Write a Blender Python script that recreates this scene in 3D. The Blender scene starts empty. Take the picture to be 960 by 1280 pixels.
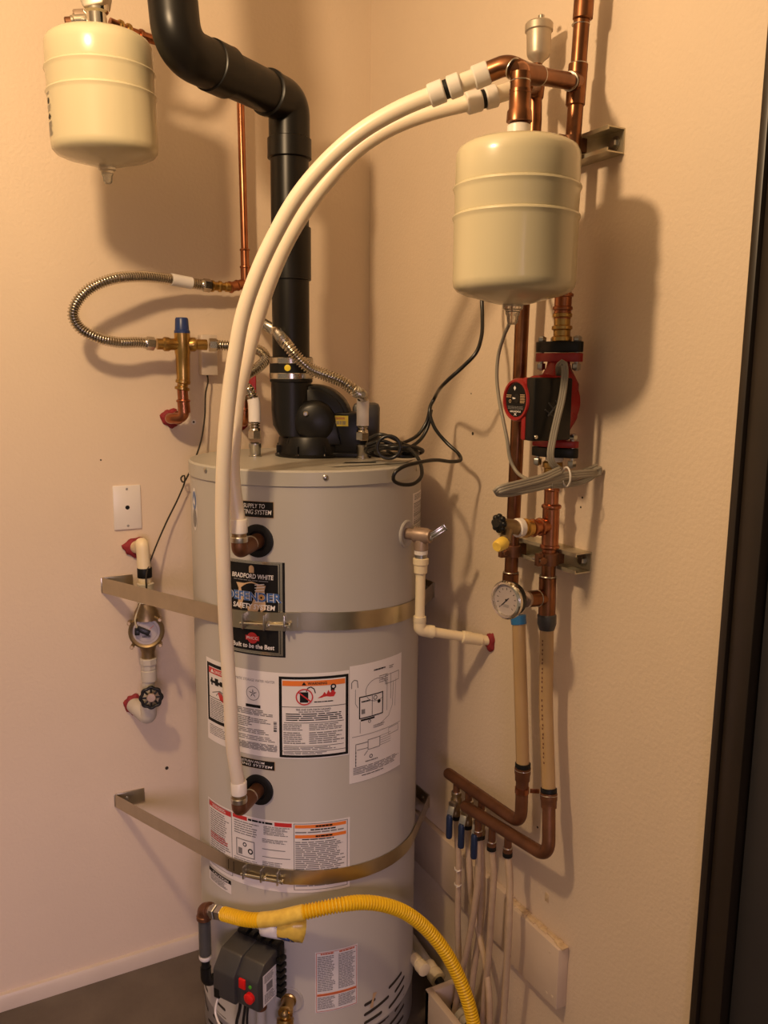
import bpy, bmesh, math, random
from mathutils import Vector as V, Matrix
random.seed(4)
C = bpy.context.scene.collection
PI = math.pi
# ------------------------------------------------------------------ camera model (room corner = origin)
F = 1050.0
AY, BX, CH = 2.20, 1.13, 1.662          # camera distance from left wall (y=0), right wall (x=0), height
PITCH, ROLL, YAW = (math.radians(a) for a in (9.4442199, 0.6, 28.3247680))
fw = V((math.sin(YAW)*math.cos(PITCH), math.cos(YAW)*math.cos(PITCH), -math.sin(PITCH)))
r0 = V((math.cos(YAW), -math.sin(YAW), 0)); u0_ = r0.cross(fw)
rt = r0*math.cos(ROLL)+u0_*math.sin(ROLL); up = -r0*math.sin(ROLL)+u0_*math.cos(ROLL)
CAM = V((-BX, -AY, CH))
def ray(x, y): return fw + rt*((x-480)/F) - up*((y-640)/F)
def PR(x, y, off=0.0): r = ray(x, y); return CAM + r*((BX-off)/r.x)     # point 'off' metres in front of the right wall
def PL(x, y, off=0.0): r = ray(x, y); return CAM + r*((AY-off)/r.y)     # point 'off' metres in front of the left wall
def PZ(x, y, z): r = ray(x, y); return CAM + r*((z-CH)/r.z)
def PY(x, y, yy): r = ray(x, y); return CAM + r*((yy+AY)/r.y)
def PD(x, y, hd): r = ray(x, y); return CAM + r*(hd/math.hypot(r.x, r.y))   # point at horizontal distance hd
cam_d = bpy.data.cameras.new('camera'); cam = bpy.data.objects.new('camera', cam_d); C.objects.link(cam)
cam_d.sensor_fit = 'AUTO'; cam_d.sensor_width = 36; cam_d.lens = F/1280*36; cam_d.clip_start = .02
m = Matrix((rt, up, -fw)).transposed().to_4x4(); m.translation = CAM; cam.matrix_world = m
bpy.context.scene.camera = cam

# ------------------------------------------------------------------ materials
def lin(c):
    return tuple(((v/255)/12.92 if v/255 <= .04045 else ((v/255+.055)/1.055)**2.4) for v in c)+(1,)
def mat(name, col, rough=.5, metal=0.0, col2=None, nscale=30, bump=0.0, bscale=200, spec=.5, trans=0, sss=0, coat=0, namt=.5, detail=3, stretch=None, aniso=0):
    mt = bpy.data.materials.new(name); mt.use_nodes = True
    nt = mt.node_tree; b = nt.nodes['Principled BSDF']
    b.inputs['Base Color'].default_value = col; b.inputs['Roughness'].default_value = rough; b.inputs['Metallic'].default_value = metal
    b.inputs['Specular IOR Level'].default_value = spec
    if trans: b.inputs['Transmission Weight'].default_value = trans
    if sss:
        b.inputs['Subsurface Weight'].default_value = sss; b.inputs['Subsurface Radius'].default_value = (.01, .008, .006); b.inputs['Subsurface Scale'].default_value = 1
    if coat: b.inputs['Coat Weight'].default_value = coat; b.inputs['Coat Roughness'].default_value = .12
    tc = nt.nodes.new('ShaderNodeTexCoord')
    src = tc.outputs['Object']
    if stretch:
        mp = nt.nodes.new('ShaderNodeMapping'); mp.inputs['Scale'].default_value = stretch; nt.links.new(src, mp.inputs[0]); src = mp.outputs[0]
    if col2:
        n = nt.nodes.new('ShaderNodeTexNoise'); n.inputs['Scale'].default_value = nscale; n.inputs['Detail'].default_value = detail
        nt.links.new(src, n.inputs['Vector'])
        rp = nt.nodes.new('ShaderNodeValToRGB'); rp.color_ramp.elements[0].position = .5-namt*.5; rp.color_ramp.elements[1].position = .5+namt*.5
        rp.color_ramp.elements[0].color = col; rp.color_ramp.elements[1].color = col2
        nt.links.new(n.outputs['Fac'], rp.inputs[0]); nt.links.new(rp.outputs[0], b.inputs['Base Color'])
    if bump:
        n2 = nt.nodes.new('ShaderNodeTexNoise'); n2.inputs['Scale'].default_value = bscale; n2.inputs['Detail'].default_value = 2
        nt.links.new(src, n2.inputs['Vector'])
        bp = nt.nodes.new('ShaderNodeBump'); bp.inputs['Strength'].default_value = bump; bp.inputs['Distance'].default_value = .002
        nt.links.new(n2.outputs['Fac'], bp.inputs['Height']); nt.links.new(bp.outputs[0], b.inputs['Normal'])
    return mt
def L(r, g, b): return (r, g, b, 1)
M = {}
M['wall'] = mat('wall_paint', L(.74, .60, .46), .62, col2=L(.71, .575, .44), nscale=3, bump=.55, bscale=120, spec=.3, namt=.4)
M['ceil'] = mat('ceiling_paint', L(.75, .7, .6), .8, col2=L(.72, .67, .57))
M['base'] = mat('baseboard_paint', L(.66, .56, .46), .4, col2=L(.6, .5, .41), nscale=9)
M['floor'] = mat('concrete', L(.075, .058, .044), .5, col2=L(.165, .132, .105), nscale=5, bump=.4, bscale=60, detail=8, namt=.5)
M['grey'] = mat('heater_enamel', L(.45, .425, .395), .38, col2=L(.435, .41, .38), nscale=4, spec=.4)
M['lid'] = mat('lid_enamel', L(.45, .43, .39), .35, col2=L(.38, .36, .32), nscale=6)
M['cream'] = mat('cream_enamel', L(.60, .53, .355), .25, col2=L(.58, .51, .34), nscale=5, coat=.3)
M['abs'] = mat('black_abs', L(.006, .005, .0045), .34, col2=L(.009, .0075, .006), nscale=12, spec=.28)
M['rubber'] = mat('black_rubber', L(.006, .0055, .0055), .5, col2=L(.009, .0085, .008), spec=.25)
M['blackp'] = mat('black_plastic', L(.0065, .006, .0055), .35, col2=L(.010, .0095, .009), nscale=20, spec=.3)
M['dkgrey'] = mat('dark_grey_plastic', L(.042, .040, .040), .4, col2=L(.05, .048, .047), nscale=30)
M['ccopper'] = mat('clean_copper', L(.52, .21, .105), .28, 1, col2=L(.28, .10, .048), nscale=28, namt=.6)
M['copper'] = mat('aged_copper', L(.31, .135, .065), .32, 1, col2=L(.14, .058, .028), nscale=26, namt=.55)
M['dcopper'] = mat('dull_copper', L(.26, .115, .058), .45, .75, col2=L(.14, .062, .033), nscale=24, namt=.6)
M['brass'] = mat('brass', L(.62, .40, .13), .28, 1, col2=L(.42, .25, .08), nscale=35)
M['bronze'] = mat('bronze', L(.36, .26, .14), .42, .85, col2=L(.24, .17, .09), nscale=40)
M['rbrass'] = mat('reddish_brass', L(.40, .29, .22), .42, .35, col2=L(.30, .21, .15), nscale=40)
M['solder'] = mat('solder', L(.72, .68, .6), .3, 1, col2=L(.5, .47, .42), nscale=60)
M['steel'] = mat('stainless', L(.64, .59, .51), .2, 1, col2=L(.52, .48, .41), nscale=50)
M['galv'] = mat('galvanised_strap', L(.56, .50, .38), .3, 1, col2=L(.46, .41, .31), nscale=25, namt=.6)
M['strut'] = mat('green_gold_strut', L(.60, .54, .41), .38, .65, col2=L(.47, .42, .30), nscale=25, namt=.6)
M['zinc'] = mat('zinc_bolt', L(.6, .58, .53), .3, 1, col2=L(.4, .38, .35), nscale=60)
M['nickel'] = mat('brushed_nickel', L(.55, .47, .37), .42, .6, col2=L(.5, .43, .34), nscale=50)
M['chrome'] = mat('chrome', L(.75, .72, .66), .12, 1, col2=L(.7, .67, .6))
M['pex'] = mat('white_pex', L(.80, .70, .56), .34, col2=L(.77, .67, .535), nscale=12, sss=.35)
M['wplast'] = mat('white_plastic', L(.80, .74, .68), .32, col2=L(.77, .71, .65), nscale=15)
M['collar'] = mat('pex_collar', L(.74, .68, .62), .35, col2=L(.68, .62, .56), nscale=30, sss=.2)
M['amber'] = mat('amber_pex', L(.47, .31, .15), .3, col2=L(.42, .27, .12), nscale=10, sss=.25)
M['loop'] = mat('dusty_pex_loop', L(.54, .40, .27), .5, col2=L(.45, .33, .22), nscale=40)
M['cpvc'] = mat('cream_cpvc', L(.84, .71, .48), .35, col2=L(.81, .67, .43), nscale=20, sss=.1)
M['pvc'] = mat('grey_white_pvc', L(.56, .51, .44), .45, col2=L(.5, .45, .38), nscale=30)
M['white'] = mat('white_label', L(.80, .76, .74), .38, col2=L(.78, .74, .72), nscale=20)
M['ink'] = mat('black_ink', L(.008, .0075, .0075), .55, col2=L(.010, .0095, .0095), spec=.2)
M['gink'] = mat('grey_ink', L(.17, .16, .16), .5, col2=L(.24, .23, .23), nscale=400)
M['orange'] = mat('orange_ink', L(.85, .22, .03), .4, col2=L(.82, .2, .03))
M['brownink'] = mat('brown_ink', L(.16, .06, .035), .5, col2=L(.13, .05, .03))
M['redink'] = mat('red_ink', L(.60, .03, .03), .4, col2=L(.55, .03, .03))
M['dorange'] = mat('rust_ink', L(.6, .15, .07), .45, col2=L(.55, .13, .06))
M['blue'] = mat('blue_ink', L(.05, .12, .33), .35, col2=L(.06, .14, .36))
M['gold'] = mat('gold_ink', L(.65, .36, .12), .35, col2=L(.6, .32, .1))
M['tan'] = mat('tan_ink', L(.62, .42, .24), .35, col2=L(.57, .38, .2))
M['silver'] = mat('silver_foil', L(.7, .66, .6), .22, 1, col2=L(.62, .58, .52))
M['bluecap'] = mat('blue_plastic', L(.018, .04, .16), .35, col2=L(.015, .035, .14))
M['grip'] = mat('blue_vinyl', L(.009, .020, .060), .35, col2=L(.012, .025, .07))
M['bluetape'] = mat('blue_tape', L(.02, .15, .36), .5, col2=L(.017, .125, .31))
M['caulk'] = mat('red_firestop', L(.30, .02, .025), .7, col2=L(.2, .012, .018), nscale=90, bump=.8, bscale=150)
M['pumpred'] = mat('red_pump_paint', L(.33, .012, .012), .35, col2=L(.28, .01, .01), nscale=20)
M['button'] = mat('red_button', L(.7, .012, .012), .3, col2=L(.65, .01, .01))
M['led'] = mat('green_mark', L(.08, .4, .03), .4, col2=L(.08, .36, .03))
M['yellow'] = mat('yellow_coating', L(.88, .56, .012), .4, col2=L(.85, .52, .01), nscale=20)
M['ytag'] = mat('yellow_tag', L(.93, .66, .11), .32, col2=L(.74, .48, .07), nscale=60)
M['ylabel'] = mat('yellow_label', L(.85, .68, .03), .4, col2=L(.8, .62, .03))
M['cord'] = mat('black_cord', L(.008, .008, .008), .28, col2=L(.012, .011, .011))
M['cable'] = mat('grey_cable', L(.28, .25, .20), .4, col2=L(.25, .22, .18), nscale=30)
M['wood'] = mat('painted_wood', L(.66, .53, .41), .55, col2=L(.6, .47, .36), nscale=14, bump=.3, bscale=60)
M['bronzedoor'] = mat('dark_bronze_frame', L(.020, .014, .010), .4, col2=L(.026, .018, .013), nscale=8)
M['door'] = mat('dark_door', L(.028, .026, .030), .5, col2=L(.032, .03, .034), nscale=6)
M['clear'] = mat('clear_plastic', L(.92, .90, .86), .08, trans=.92, col2=L(.9, .88, .84))
M['dial'] = mat('dial_face', L(.42, .36, .345), .4, col2=L(.38, .325, .31), nscale=40)
M['hole'] = mat('dark_hole', L(.03, .022, .016), .9, col2=L(.04, .03, .02))
M['rawwood'] = mat('chipped_plaster', L(.72, .55, .36), .8, col2=L(.5, .36, .22), nscale=80, bump=.8, bscale=90)

# ------------------------------------------------------------------ mesh builder
class MB:
    def __init__(s): s.v = []; s.f = []; s.m = []; s.mats = []
    def mi(s, name):
        if name not in s.mats: s.mats.append(name)
        return s.mats.index(name)
    def add(s, vs, fs, mt):
        n = len(s.v); k = s.mi(mt)
        s.v += [V(p) for p in vs]
        for f in fs: s.f.append([i+n for i in f]); s.m.append(k)
    def tube(s, pts, r, mt, seg=16, caps=True, rf=None):
        pts = [V(p) for p in pts]; n = len(pts)
        T = []
        for i in range(n):
            a = pts[max(0, i-1)]; b = pts[min(n-1, i+1)]
            d = b-a
            T.append(d.normalized() if d.length > 1e-9 else (T[-1] if T else V((0, 0, 1))))
        t0 = T[0]; ref = V((0, 0, 1)) if abs(t0.z) < .9 else V((1, 0, 0))
        N = (ref - t0*ref.dot(t0)).normalized()
        vs = []; cum = 0
        for i in range(n):
            if i: cum += (pts[i]-pts[i-1]).length
            N = (N - T[i]*N.dot(T[i])).normalized(); B = T[i].cross(N)
            rr = rf(i, cum) if rf else r
            for k in range(seg):
                a = 2*PI*k/seg; vs.append(pts[i]+(N*math.cos(a)+B*math.sin(a))*rr)
        fs = [[i*seg+k, i*seg+(k+1) % seg, (i+1)*seg+(k+1) % seg, (i+1)*seg+k] for i in range(n-1) for k in range(seg)]
        if caps: fs.append(list(range(seg))[::-1]); fs.append([(n-1)*seg+k for k in range(seg)])
        s.add(vs, fs, mt); return s
    def rev(s, p0, p1, prof, mt, seg=24):
        """surface of revolution on the axis p0->p1; prof = [(distance along axis in m, radius)]"""
        p0 = V(p0); d = (V(p1)-p0).normalized()
        ref = V((0, 0, 1)) if abs(d.z) < .9 else V((1, 0, 0)); N = (ref-d*ref.dot(d)).normalized(); B = d.cross(N)
        vs = []; 
        for (t, r) in prof:
            for k in range(seg):
                a = 2*PI*k/seg; vs.append(p0+d*t+(N*math.cos(a)+B*math.sin(a))*max(r, 1e-5))
        n = len(prof)
        fs = [[i*seg+k, i*seg+(k+1) % seg, (i+1)*seg+(k+1) % seg, (i+1)*seg+k] for i in range(n-1) for k in range(seg)]
        fs.append(list(range(seg))[::-1]); fs.append([(n-1)*seg+k for k in range(seg)])
        s.add(vs, fs, mt); return s
    def cyl(s, p0, p1, r, mt, seg=24, bev=None):
        ln = (V(p1)-V(p0)).length; b = min(r*.18, ln*.2, .003) if bev is None else bev
        return s.rev(p0, p1, [(0, r-b), (b, r), (ln-b, r), (ln, r-b)], mt, seg)
    def box(s, c, ax, ay, az, mt, bev=.0015):
        """box centred at c with half-axis vectors ax, ay, az"""
        bm = bmesh.new(); bmesh.ops.create_cube(bm, size=2)
        c = V(c); ax = V(ax); ay = V(ay); az = V(az)
        for v in bm.verts: v.co = c+ax*v.co.x+ay*v.co.y+az*v.co.z
        bmesh.ops.recalc_face_normals(bm, faces=bm.faces)
        if bev: bmesh.ops.bevel(bm, geom=list(bm.edges), offset=min(bev, .45*min(ax.length, ay.length, az.length)*2), segments=2, profile=.5, affect='EDGES')
        bmesh.ops.recalc_face_normals(bm, faces=bm.faces)
        bm.verts.index_update(); s.add([v.co.copy() for v in bm.verts], [[v.index for v in f.verts] for f in bm.faces], mt); bm.free(); return s
    def prism(s, poly, o, ex, ey, en, d0, d1, mt, bev=0):
        """2-D polygon in the frame (o, ex, ey), extruded along en from d0 to d1"""
        o = V(o); ex = V(ex); ey = V(ey); en = V(en)
        bm = bmesh.new()
        a = [bm.verts.new(o+ex*x+ey*y+en*d0) for x, y in poly]; b = [bm.verts.new(o+ex*x+ey*y+en*d1) for x, y in poly]
        n = len(poly); bm.faces.new(a[::-1]); bm.faces.new(b)
        for i in range(n): bm.faces.new([a[i], a[(i+1) % n], b[(i+1) % n], b[i]])
        bmesh.ops.recalc_face_normals(bm, faces=bm.faces)
        if bev: bmesh.ops.bevel(bm, geom=list(bm.edges), offset=bev, segments=2, profile=.5, affect='EDGES')
        bm.verts.index_update(); s.add([v.co.copy() for v in bm.verts], [[v.index for v in f.verts] for f in bm.faces], mt); bm.free(); return s
    def hexn(s, p0, p1, r, mt):
        ln = (V(p1)-V(p0)).length; b = min(.0015, ln*.2)
        return s.rev(p0, p1, [(0, r*.9), (b, r), (ln-b, r), (ln, r*.9)], mt, 6)
    def ball(s, c, r, mt, sc=(1, 1, 1), seg=16):
        bm = bmesh.new(); bmesh.ops.create_uvsphere(bm, u_segments=seg, v_segments=seg//2+2, radius=r)
        for v in bm.verts: v.co = V(c)+V((v.co.x*sc[0], v.co.y*sc[1], v.co.z*sc[2]))
        bm.verts.index_update(); s.add([v.co.copy() for v in bm.verts], [[v.index for v in f.verts] for f in bm.faces], mt); bm.free(); return s
    def build(s, name, parent=None, origin=None, angle=38):
        me = bpy.data.meshes.new(name)
        wo = V((0, 0, 0))
        if parent is not None:
            q = parent
            while q is not None: wo += q.location; q = q.parent
        elif origin is not None: wo = V(origin)
        me.from_pydata([v-wo for v in s.v], [], s.f)
        for n in s.mats: me.materials.append(M[n])
        me.polygons.foreach_set('material_index', s.m)
        me.polygons.foreach_set('use_smooth', [True]*len(s.f)); me.update()
        me.set_sharp_from_angle(angle=math.radians(angle))
        o = bpy.data.objects.new(name, me); C.objects.link(o)
        if parent is not None: o.parent = parent
        else: o.location = wo
        return o
def tag(o, label, cat, group=None):
    o['label'] = label; o['category'] = cat
    if group: o['group'] = group
    return o
def thing(name, label, cat, loc, group=None):
    o = bpy.data.objects.new(name, None); o.empty_display_size = .05; C.objects.link(o); o.location = V(loc)
    return tag(o, label, cat, group)
def struct(mb, name): o = mb.build(name); o['kind'] = 'structure'; return o
def spline(pts, step=.006):
    P = [V(p) for p in pts]; P = [P[0]*2-P[1]]+P+[P[-1]*2-P[-2]]
    raw = []
    for i in range(1, len(P)-2):
        p0, p1, p2, p3 = P[i-1:i+3]
        t01 = max((p1-p0).length, 1e-6)**.5; t12 = max((p2-p1).length, 1e-6)**.5; t23 = max((p3-p2).length, 1e-6)**.5
        m1 = (p2-p1)+t12*((p1-p0)/t01-(p2-p0)/(t01+t12)); m2 = (p2-p1)+t12*((p3-p2)/t23-(p3-p1)/(t12+t23))
        for k in range(24):
            t = k/24; raw.append((2*t**3-3*t*t+1)*p1+(t**3-2*t*t+t)*m1+(-2*t**3+3*t*t)*p2+(t**3-t*t)*m2)
    raw.append(P[-2])
    return resample(raw, step)
def resample(raw, step):
    d = [0]
    for i in range(1, len(raw)): d.append(d[-1]+(raw[i]-raw[i-1]).length)
    n = max(2, int(round(d[-1]/step))); out = []; j = 0
    for k in range(n+1):
        x = d[-1]*k/n
        while j < len(d)-2 and d[j+1] < x: j += 1
        w = (x-d[j])/max(d[j+1]-d[j], 1e-9); out.append(raw[j].lerp(raw[j+1], min(1, w)))
    return out
def fillet(pts, r, n=8):
    P = [V(p) for p in pts]; out = [P[0]]
    for i in range(1, len(P)-1):
        a = (P[i-1]-P[i]); b = (P[i+1]-P[i]); la, lb = a.length, b.length; a.normalize(); b.normalize()
        ang = a.angle(b); t = min(r/math.tan(ang/2), la*.48, lb*.48)
        s0 = P[i]+a*t; s1 = P[i]+b*t
        for k in range(n+1):
            w = k/n; out.append(s0*(1-w)**2+P[i]*2*w*(1-w)+s1*w*w)
    out.append(P[-1]); return out
def corr(r, a, pitch): return lambda i, c: r + a - 2*a*(.5+.5*math.cos(2*PI*c/pitch))**2
def along(p, q, t): return V(p).lerp(V(q), t)
def bead(mb, p, d, r, mt, w=.006, h=.0025):
    """rounded ring around an axis"""
    p = V(p); d = V(d).normalized(); mb.rev(p-d*w/2, p+d*w/2, [(0, r), (w*.2, r+h*.8), (w*.5, r+h), (w*.8, r+h*.8), (w, r)], mt)

# ------------------------------------------------------------------ surfaces that labels lie on
TC = V((-BX+.791, -AY+1.861, 0)); TR = .275; TZ = 1.458
tcam = (V((CAM.x, CAM.y, 0))-TC).normalized(); tright = V((-tcam.y, tcam.x, 0))
if tright.dot(rt) < 0: tright = -tright
def PT(x, y, r=TR):
    """where the view ray meets an upright cylinder of radius r round the heater axis (clamped to its outline)"""
    d = ray(x, y); o = V((CAM.x-TC.x, CAM.y-TC.y)); a = d.x**2+d.y**2; b = o.x*d.x+o.y*d.y; c = o.dot(o)-r*r
    D = b*b-a*c; t = (-b-math.sqrt(D))/a if D > 0 else -b/a
    return CAM+d*t
def er(th): return tcam*math.cos(th)+tright*math.sin(th)
def theta(p): q = V((p.x-TC.x, p.y-TC.y, 0)); return math.atan2(q.dot(tright), q.dot(tcam))
class Cyl:
    def uv(s, x, y): p = PT(x, y); return theta(p)*TR, p.z
    def at(s, u, v, off): return V((TC.x, TC.y, v))+er(u/TR)*(TR+off)
class Plane:
    def __init__(s, o, ex, ey): s.o = V(o); s.ex = V(ex).normalized(); s.ey = V(ey).normalized(); s.n = s.ex.cross(s.ey)
    def uv(s, x, y):
        d = ray(x, y); t = (s.o-CAM).dot(s.n)/d.dot(s.n); q = CAM+d*t-s.o; return q.dot(s.ex), q.dot(s.ey)
    def at(s, u, v, off): return s.o+s.ex*u+s.ey*v+s.n*off
_tc = {}
def text_geo(t, bold):
    if (t, bold) in _tc: return _tc[(t, bold)]
    cu = bpy.data.curves.new('t', 'FONT'); cu.body = t; cu.size = 1; cu.offset = bold; cu.resolution_u = 3
    ob = bpy.data.objects.new('t', cu); me = ob.to_mesh()
    vs = [(v.co.x, v.co.y) for v in me.vertices]; fs = [list(p.vertices) for p in me.polygons]
    ob.to_mesh_clear(); bpy.data.objects.remove(ob); bpy.data.curves.remove(cu)
    _tc[(t, bold)] = (vs, fs); return vs, fs
class Lab:
    """a flat label on surface S; positions are fractions of its width / height measured from its top left"""
    def __init__(s, S, u0, vt, u1, vb, base=.0005): s.S = S; s.u0 = u0; s.u1 = u1; s.vt = vt; s.vb = vb; s.mb = MB(); s.base = base
    def pt(s, x, y, k): return s.S.at(s.u0+(s.u1-s.u0)*x, s.vt+(s.vb-s.vt)*y, s.base+.00045*k)
    def rect(s, x0, y0, x1, y1, mt, k=1):
        n = max(1, int(abs(s.u1-s.u0)*abs(x1-x0)/.006)); vs = []; fs = []
        for i in range(n+1):
            x = x0+(x1-x0)*i/n; vs += [s.pt(x, y0, k), s.pt(x, y1, k)]
        for i in range(n): fs.append([2*i, 2*i+1, 2*i+3, 2*i+2])
        s.mb.add(vs, fs, mt); return s
    def frame(s, x0, y0, x1, y1, wx, wy, mt, k=1):
        s.rect(x0, y0, x1, y0+wy, mt, k); s.rect(x0, y1-wy, x1, y1, mt, k); s.rect(x0, y0+wy, x0+wx, y1-wy, mt, k); s.rect(x1-wx, y0+wy, x1, y1-wy, mt, k); return s
    def poly(s, pts, mt, k=1): s.mb.add([s.pt(x, y, k) for x, y in pts], [list(range(len(pts)))], mt); return s
    def asp(s): return abs(s.u1-s.u0)/abs(s.vt-s.vb)
    def ring(s, cx, cy, r, w, mt, k=1, n=28):
        a = s.asp(); vs = []; fs = []
        for i in range(n):
            t = 2*PI*i/n
            for q in (r, r-w): vs.append(s.pt(cx+q*math.cos(t), cy+q*math.sin(t)*a, k))
        for i in range(n): j = (i+1) % n; fs.append([2*i, 2*i+1, 2*j+1, 2*j])
        s.mb.add(vs, fs, mt); return s
    def disc(s, cx, cy, r, mt, k=1, n=24):
        a = s.asp(); return s.poly([(cx+r*math.cos(2*PI*i/n), cy+r*math.sin(2*PI*i/n)*a) for i in range(n)], mt, k)
    def star(s, cx, cy, r, mt, k=1):
        a = s.asp(); 
        for i in range(5):
            P = []
            for da, q in ((0, 1), (.2, .42), (.5, 0), (-.2, .42)):
                t = -PI/2+2*PI*(i+da)/5
                P.append((cx+q*r*math.cos(t), cy+q*r*math.sin(t)*a))
            s.poly([P[0], P[1], (cx, cy), P[3]], mt, k)
        return s
    def text(s, t, x0, y0, x1, y1, mt, k=2, shear=0, bold=0.0):
        vs, fs = text_geo(t, bold); xs = [v[0]+shear*v[1] for v in vs]; ys = [v[1] for v in vs]
        a, b, c, d = min(xs), max(xs), min(ys), max(ys)
        s.mb.add([s.pt(x0+(x1-x0)*(x-a)/(b-a), y1+(y0-y1)*(y-c)/(d-c), k) for x, y in zip(xs, ys)], fs, mt); return s
    def lines(s, x0, y0, x1, y1, n, mt='gink', k=1, fill=.5, ragged=.25):
        h = (y1-y0)/n
        for i in range(n):
            y = y0+h*i; x = x0; xe = x1-(x1-x0)*ragged*random.random()
            while x < xe:
                w = (x1-x0)*random.uniform(.08, .28); w = min(w, xe-x)
                s.rect(x, y, x+w, y+h*fill, mt, k); x += w+(x1-x0)*.022
        return s
    def seg(s, x0, y0, x1, y1, w, mt='gink', k=1):
        a = s.asp(); dx, dy = x1-x0, (y1-y0)/a; l = math.hypot(dx, dy); nx, ny = -dy/l*w, dx/l*w*a
        n = max(1, int(abs(x1-x0)*abs(s.u1-s.u0)/.01))
        for i in range(n):
            p, q = i/n, (i+1)/n; ax, ay = x0+(x1-x0)*p, y0+(y1-y0)*p; bx, by = x0+(x1-x0)*q, y0+(y1-y0)*q
            s.poly([(ax-nx, ay-ny), (bx-nx, by-ny), (bx+nx, by+ny), (ax+nx, ay+ny)], mt, k)
        return s
    def path(s, pts, w, mt='gink', k=1):
        for a, b in zip(pts, pts[1:]): s.seg(*a, *b, w, mt, k)
        return s
cyl = Cyl()
def lab_px(S, tl, br, base=.0005):
    a = S.uv(*tl); b = S.uv(*br); return Lab(S, a[0], a[1], b[0], b[1], base)

# ------------------------------------------------------------------ the room
X, Y, Z = V((1, 0, 0)), V((0, 1, 0)), V((0, 0, 1))
b = MB(); b.box((-1.5, .06, 1.45), X*1.62, Y*.06, Z*1.45, 'wall', 0); struct(b, 'wall_left')
yd = PR(911, 740).y
b = MB(); b.box((.06, (yd)/2, 1.45), X*.06, Y*(-yd/2), Z*1.45, 'wall', 0); struct(b, 'wall_right')
b = MB(); b.box((-1.5, -1.7, -.05), X*1.75, Y*1.9, Z*.05, 'floor', 0); struct(b, 'floor')
b = MB(); b.box((-1.5, -1.7, 2.95), X*1.75, Y*1.9, Z*.05, 'ceil', 0); struct(b, 'ceiling')
b = MB(); b.prism([(0, 0), (-.014, 0), (-.014, .036), (-.009, .044), (0, .046)], (0, 0, 0), Y, Z, X, -3.1, -.0, 'base'); struct(b, 'baseboard_left')
# dark door frame where the right wall ends
b = MB()
b.box((.03, yd-.007, 1.45), X*.045, Y*.007, Z*1.45, 'bronzedoor', .002)
b.box((.036, yd-.036, 1.45), X*.044, Y*.0215, Z*1.45, 'bronzedoor', .004)
struct(b, 'trim_1')
b = MB(); b.box((.040, yd-.061-.45, 1.25), X*.030, Y*.45, Z*1.25, 'door', .003); struct(b, 'door_1')

# ------------------------------------------------------------------ water heater
hz = V((TC.x, TC.y, 0))
wh = thing('water_heater', 'tall light grey cylindrical water heater strapped in the room corner', 'water heater', hz)
b = MB(); b.rev(hz, hz+Z, [(.0, TR-.006), (.008, TR), (.10, TR), (.102, TR+.0015), (.108, TR+.0015), (.110, TR), (TZ-.034, TR), (TZ-.034, TR-.02)], 'grey', 128)
pu = PT(290, 1000)
b.build('jacket', wh)
b = MB(); b.rev(hz+Z*(TZ-.034), hz+Z*2, [(0, TR+.0005), (.001, TR+.003), (.030, TR+.003), (.034, TR-.001), (.033, TR-.006), (.033, .02)], 'lid', 128)
lid = b.build('lid', wh)
for (x, y) in ((257, 588), (407, 597), (521, 586)):
    p = PT(x, y, TR+.003); n = er(theta(p)); b = MB(); b.rev(p, p+n, [(0, .006), (.0015, .006), (.003, .004), (.0032, 0)], 'zinc', 12); b.build('screw', lid)
# thin cover plate + seams on the lid
b = MB()
q = [PZ(x, y, TZ) for x, y in ((412, 584), (505, 579), (520, 573), (440, 577))]
b.add([p+Z*.0008 for p in q], [[0, 1, 2, 3]], 'lid')
q2 = [PZ(x, y, TZ) for x, y in ((428, 580), (470, 579), (470, 577.5), (432, 578.3))]
b.add([p+Z*.0014 for p in q2], [[0, 1, 2, 3]], 'ink'); b.build('cover_plate', lid)

def label(name, lb, lab=None):
    o = lb.mb.build(name, wh)
    if lab: o['label'] = lab
    return o
# supply / return tags
for (nm, tl, br, t1, t2) in (('supply_tag', (291, 624), (342.5, 648), 'SUPPLY TO', 'HEATING SYSTEM'), ('return_tag', (286, 940), (344, 963.5), 'RETURN FROM', 'HEATING SYSTEM')):
    l = lab_px(cyl, tl, br); l.rect(0, 0, 1, 1, 'ink', 0); l.frame(0, 0, 1, 1, .008, .02, 'tan', 1)
    l.text(t1, .29, .16, .80, .42, 'white', 2, .15, .004); l.text(t2, .05, .52, .95, .80, 'white', 2, .15, .004)
    label(nm, l)
# brand plate
l = lab_px(cyl, (280, 696), (357, 822)); l.rect(0, 0, 1, 1, 'ink', 0); l.frame(.0, .0, .965, .985, .035, .018, 'silver', 1); l.frame(.035, .02, .92, .965, .02, .012, 'silver', 1)
l.rect(.055, .03, .9, .95, 'ink', 2)
l.rect(.46, .075, .54, .125, 'tan', 3); l.disc(.5, .075, .04, 'tan', 3); 
l.text('BRADFORD WHITE', .17, .135, .84, .185, 'white', 4, .12, .02); l.lines(.2, .2, .76, .215, 1, 'gink', 4, .6, 0)
l.poly([(.24, .24), (.38, .24), (.5, .215), (.62, .24), (.72, .25), (.70, .30), (.72, .5), (.5, .58), (.26, .5), (.28, .3)], 'tan', 3)
for i in range(7): l.seg(.55, .25+.03*i, .70, .235+.03*i, .006, 'white', 4)
l.text('DEFENDER', .06, .325, .955, .42, 'white', 4, 0, .06); l.text('DEFENDER', .06, .325, .955, .42, 'blue', 5, 0, .03)
l.disc(.655, .372, .045, 'gold', 6); l.disc(.655, .375, .016, 'ink', 7)
l.text('SAFETY SYSTEM', .18, .45, .86, .505, 'white', 5, .15, .02)
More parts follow.
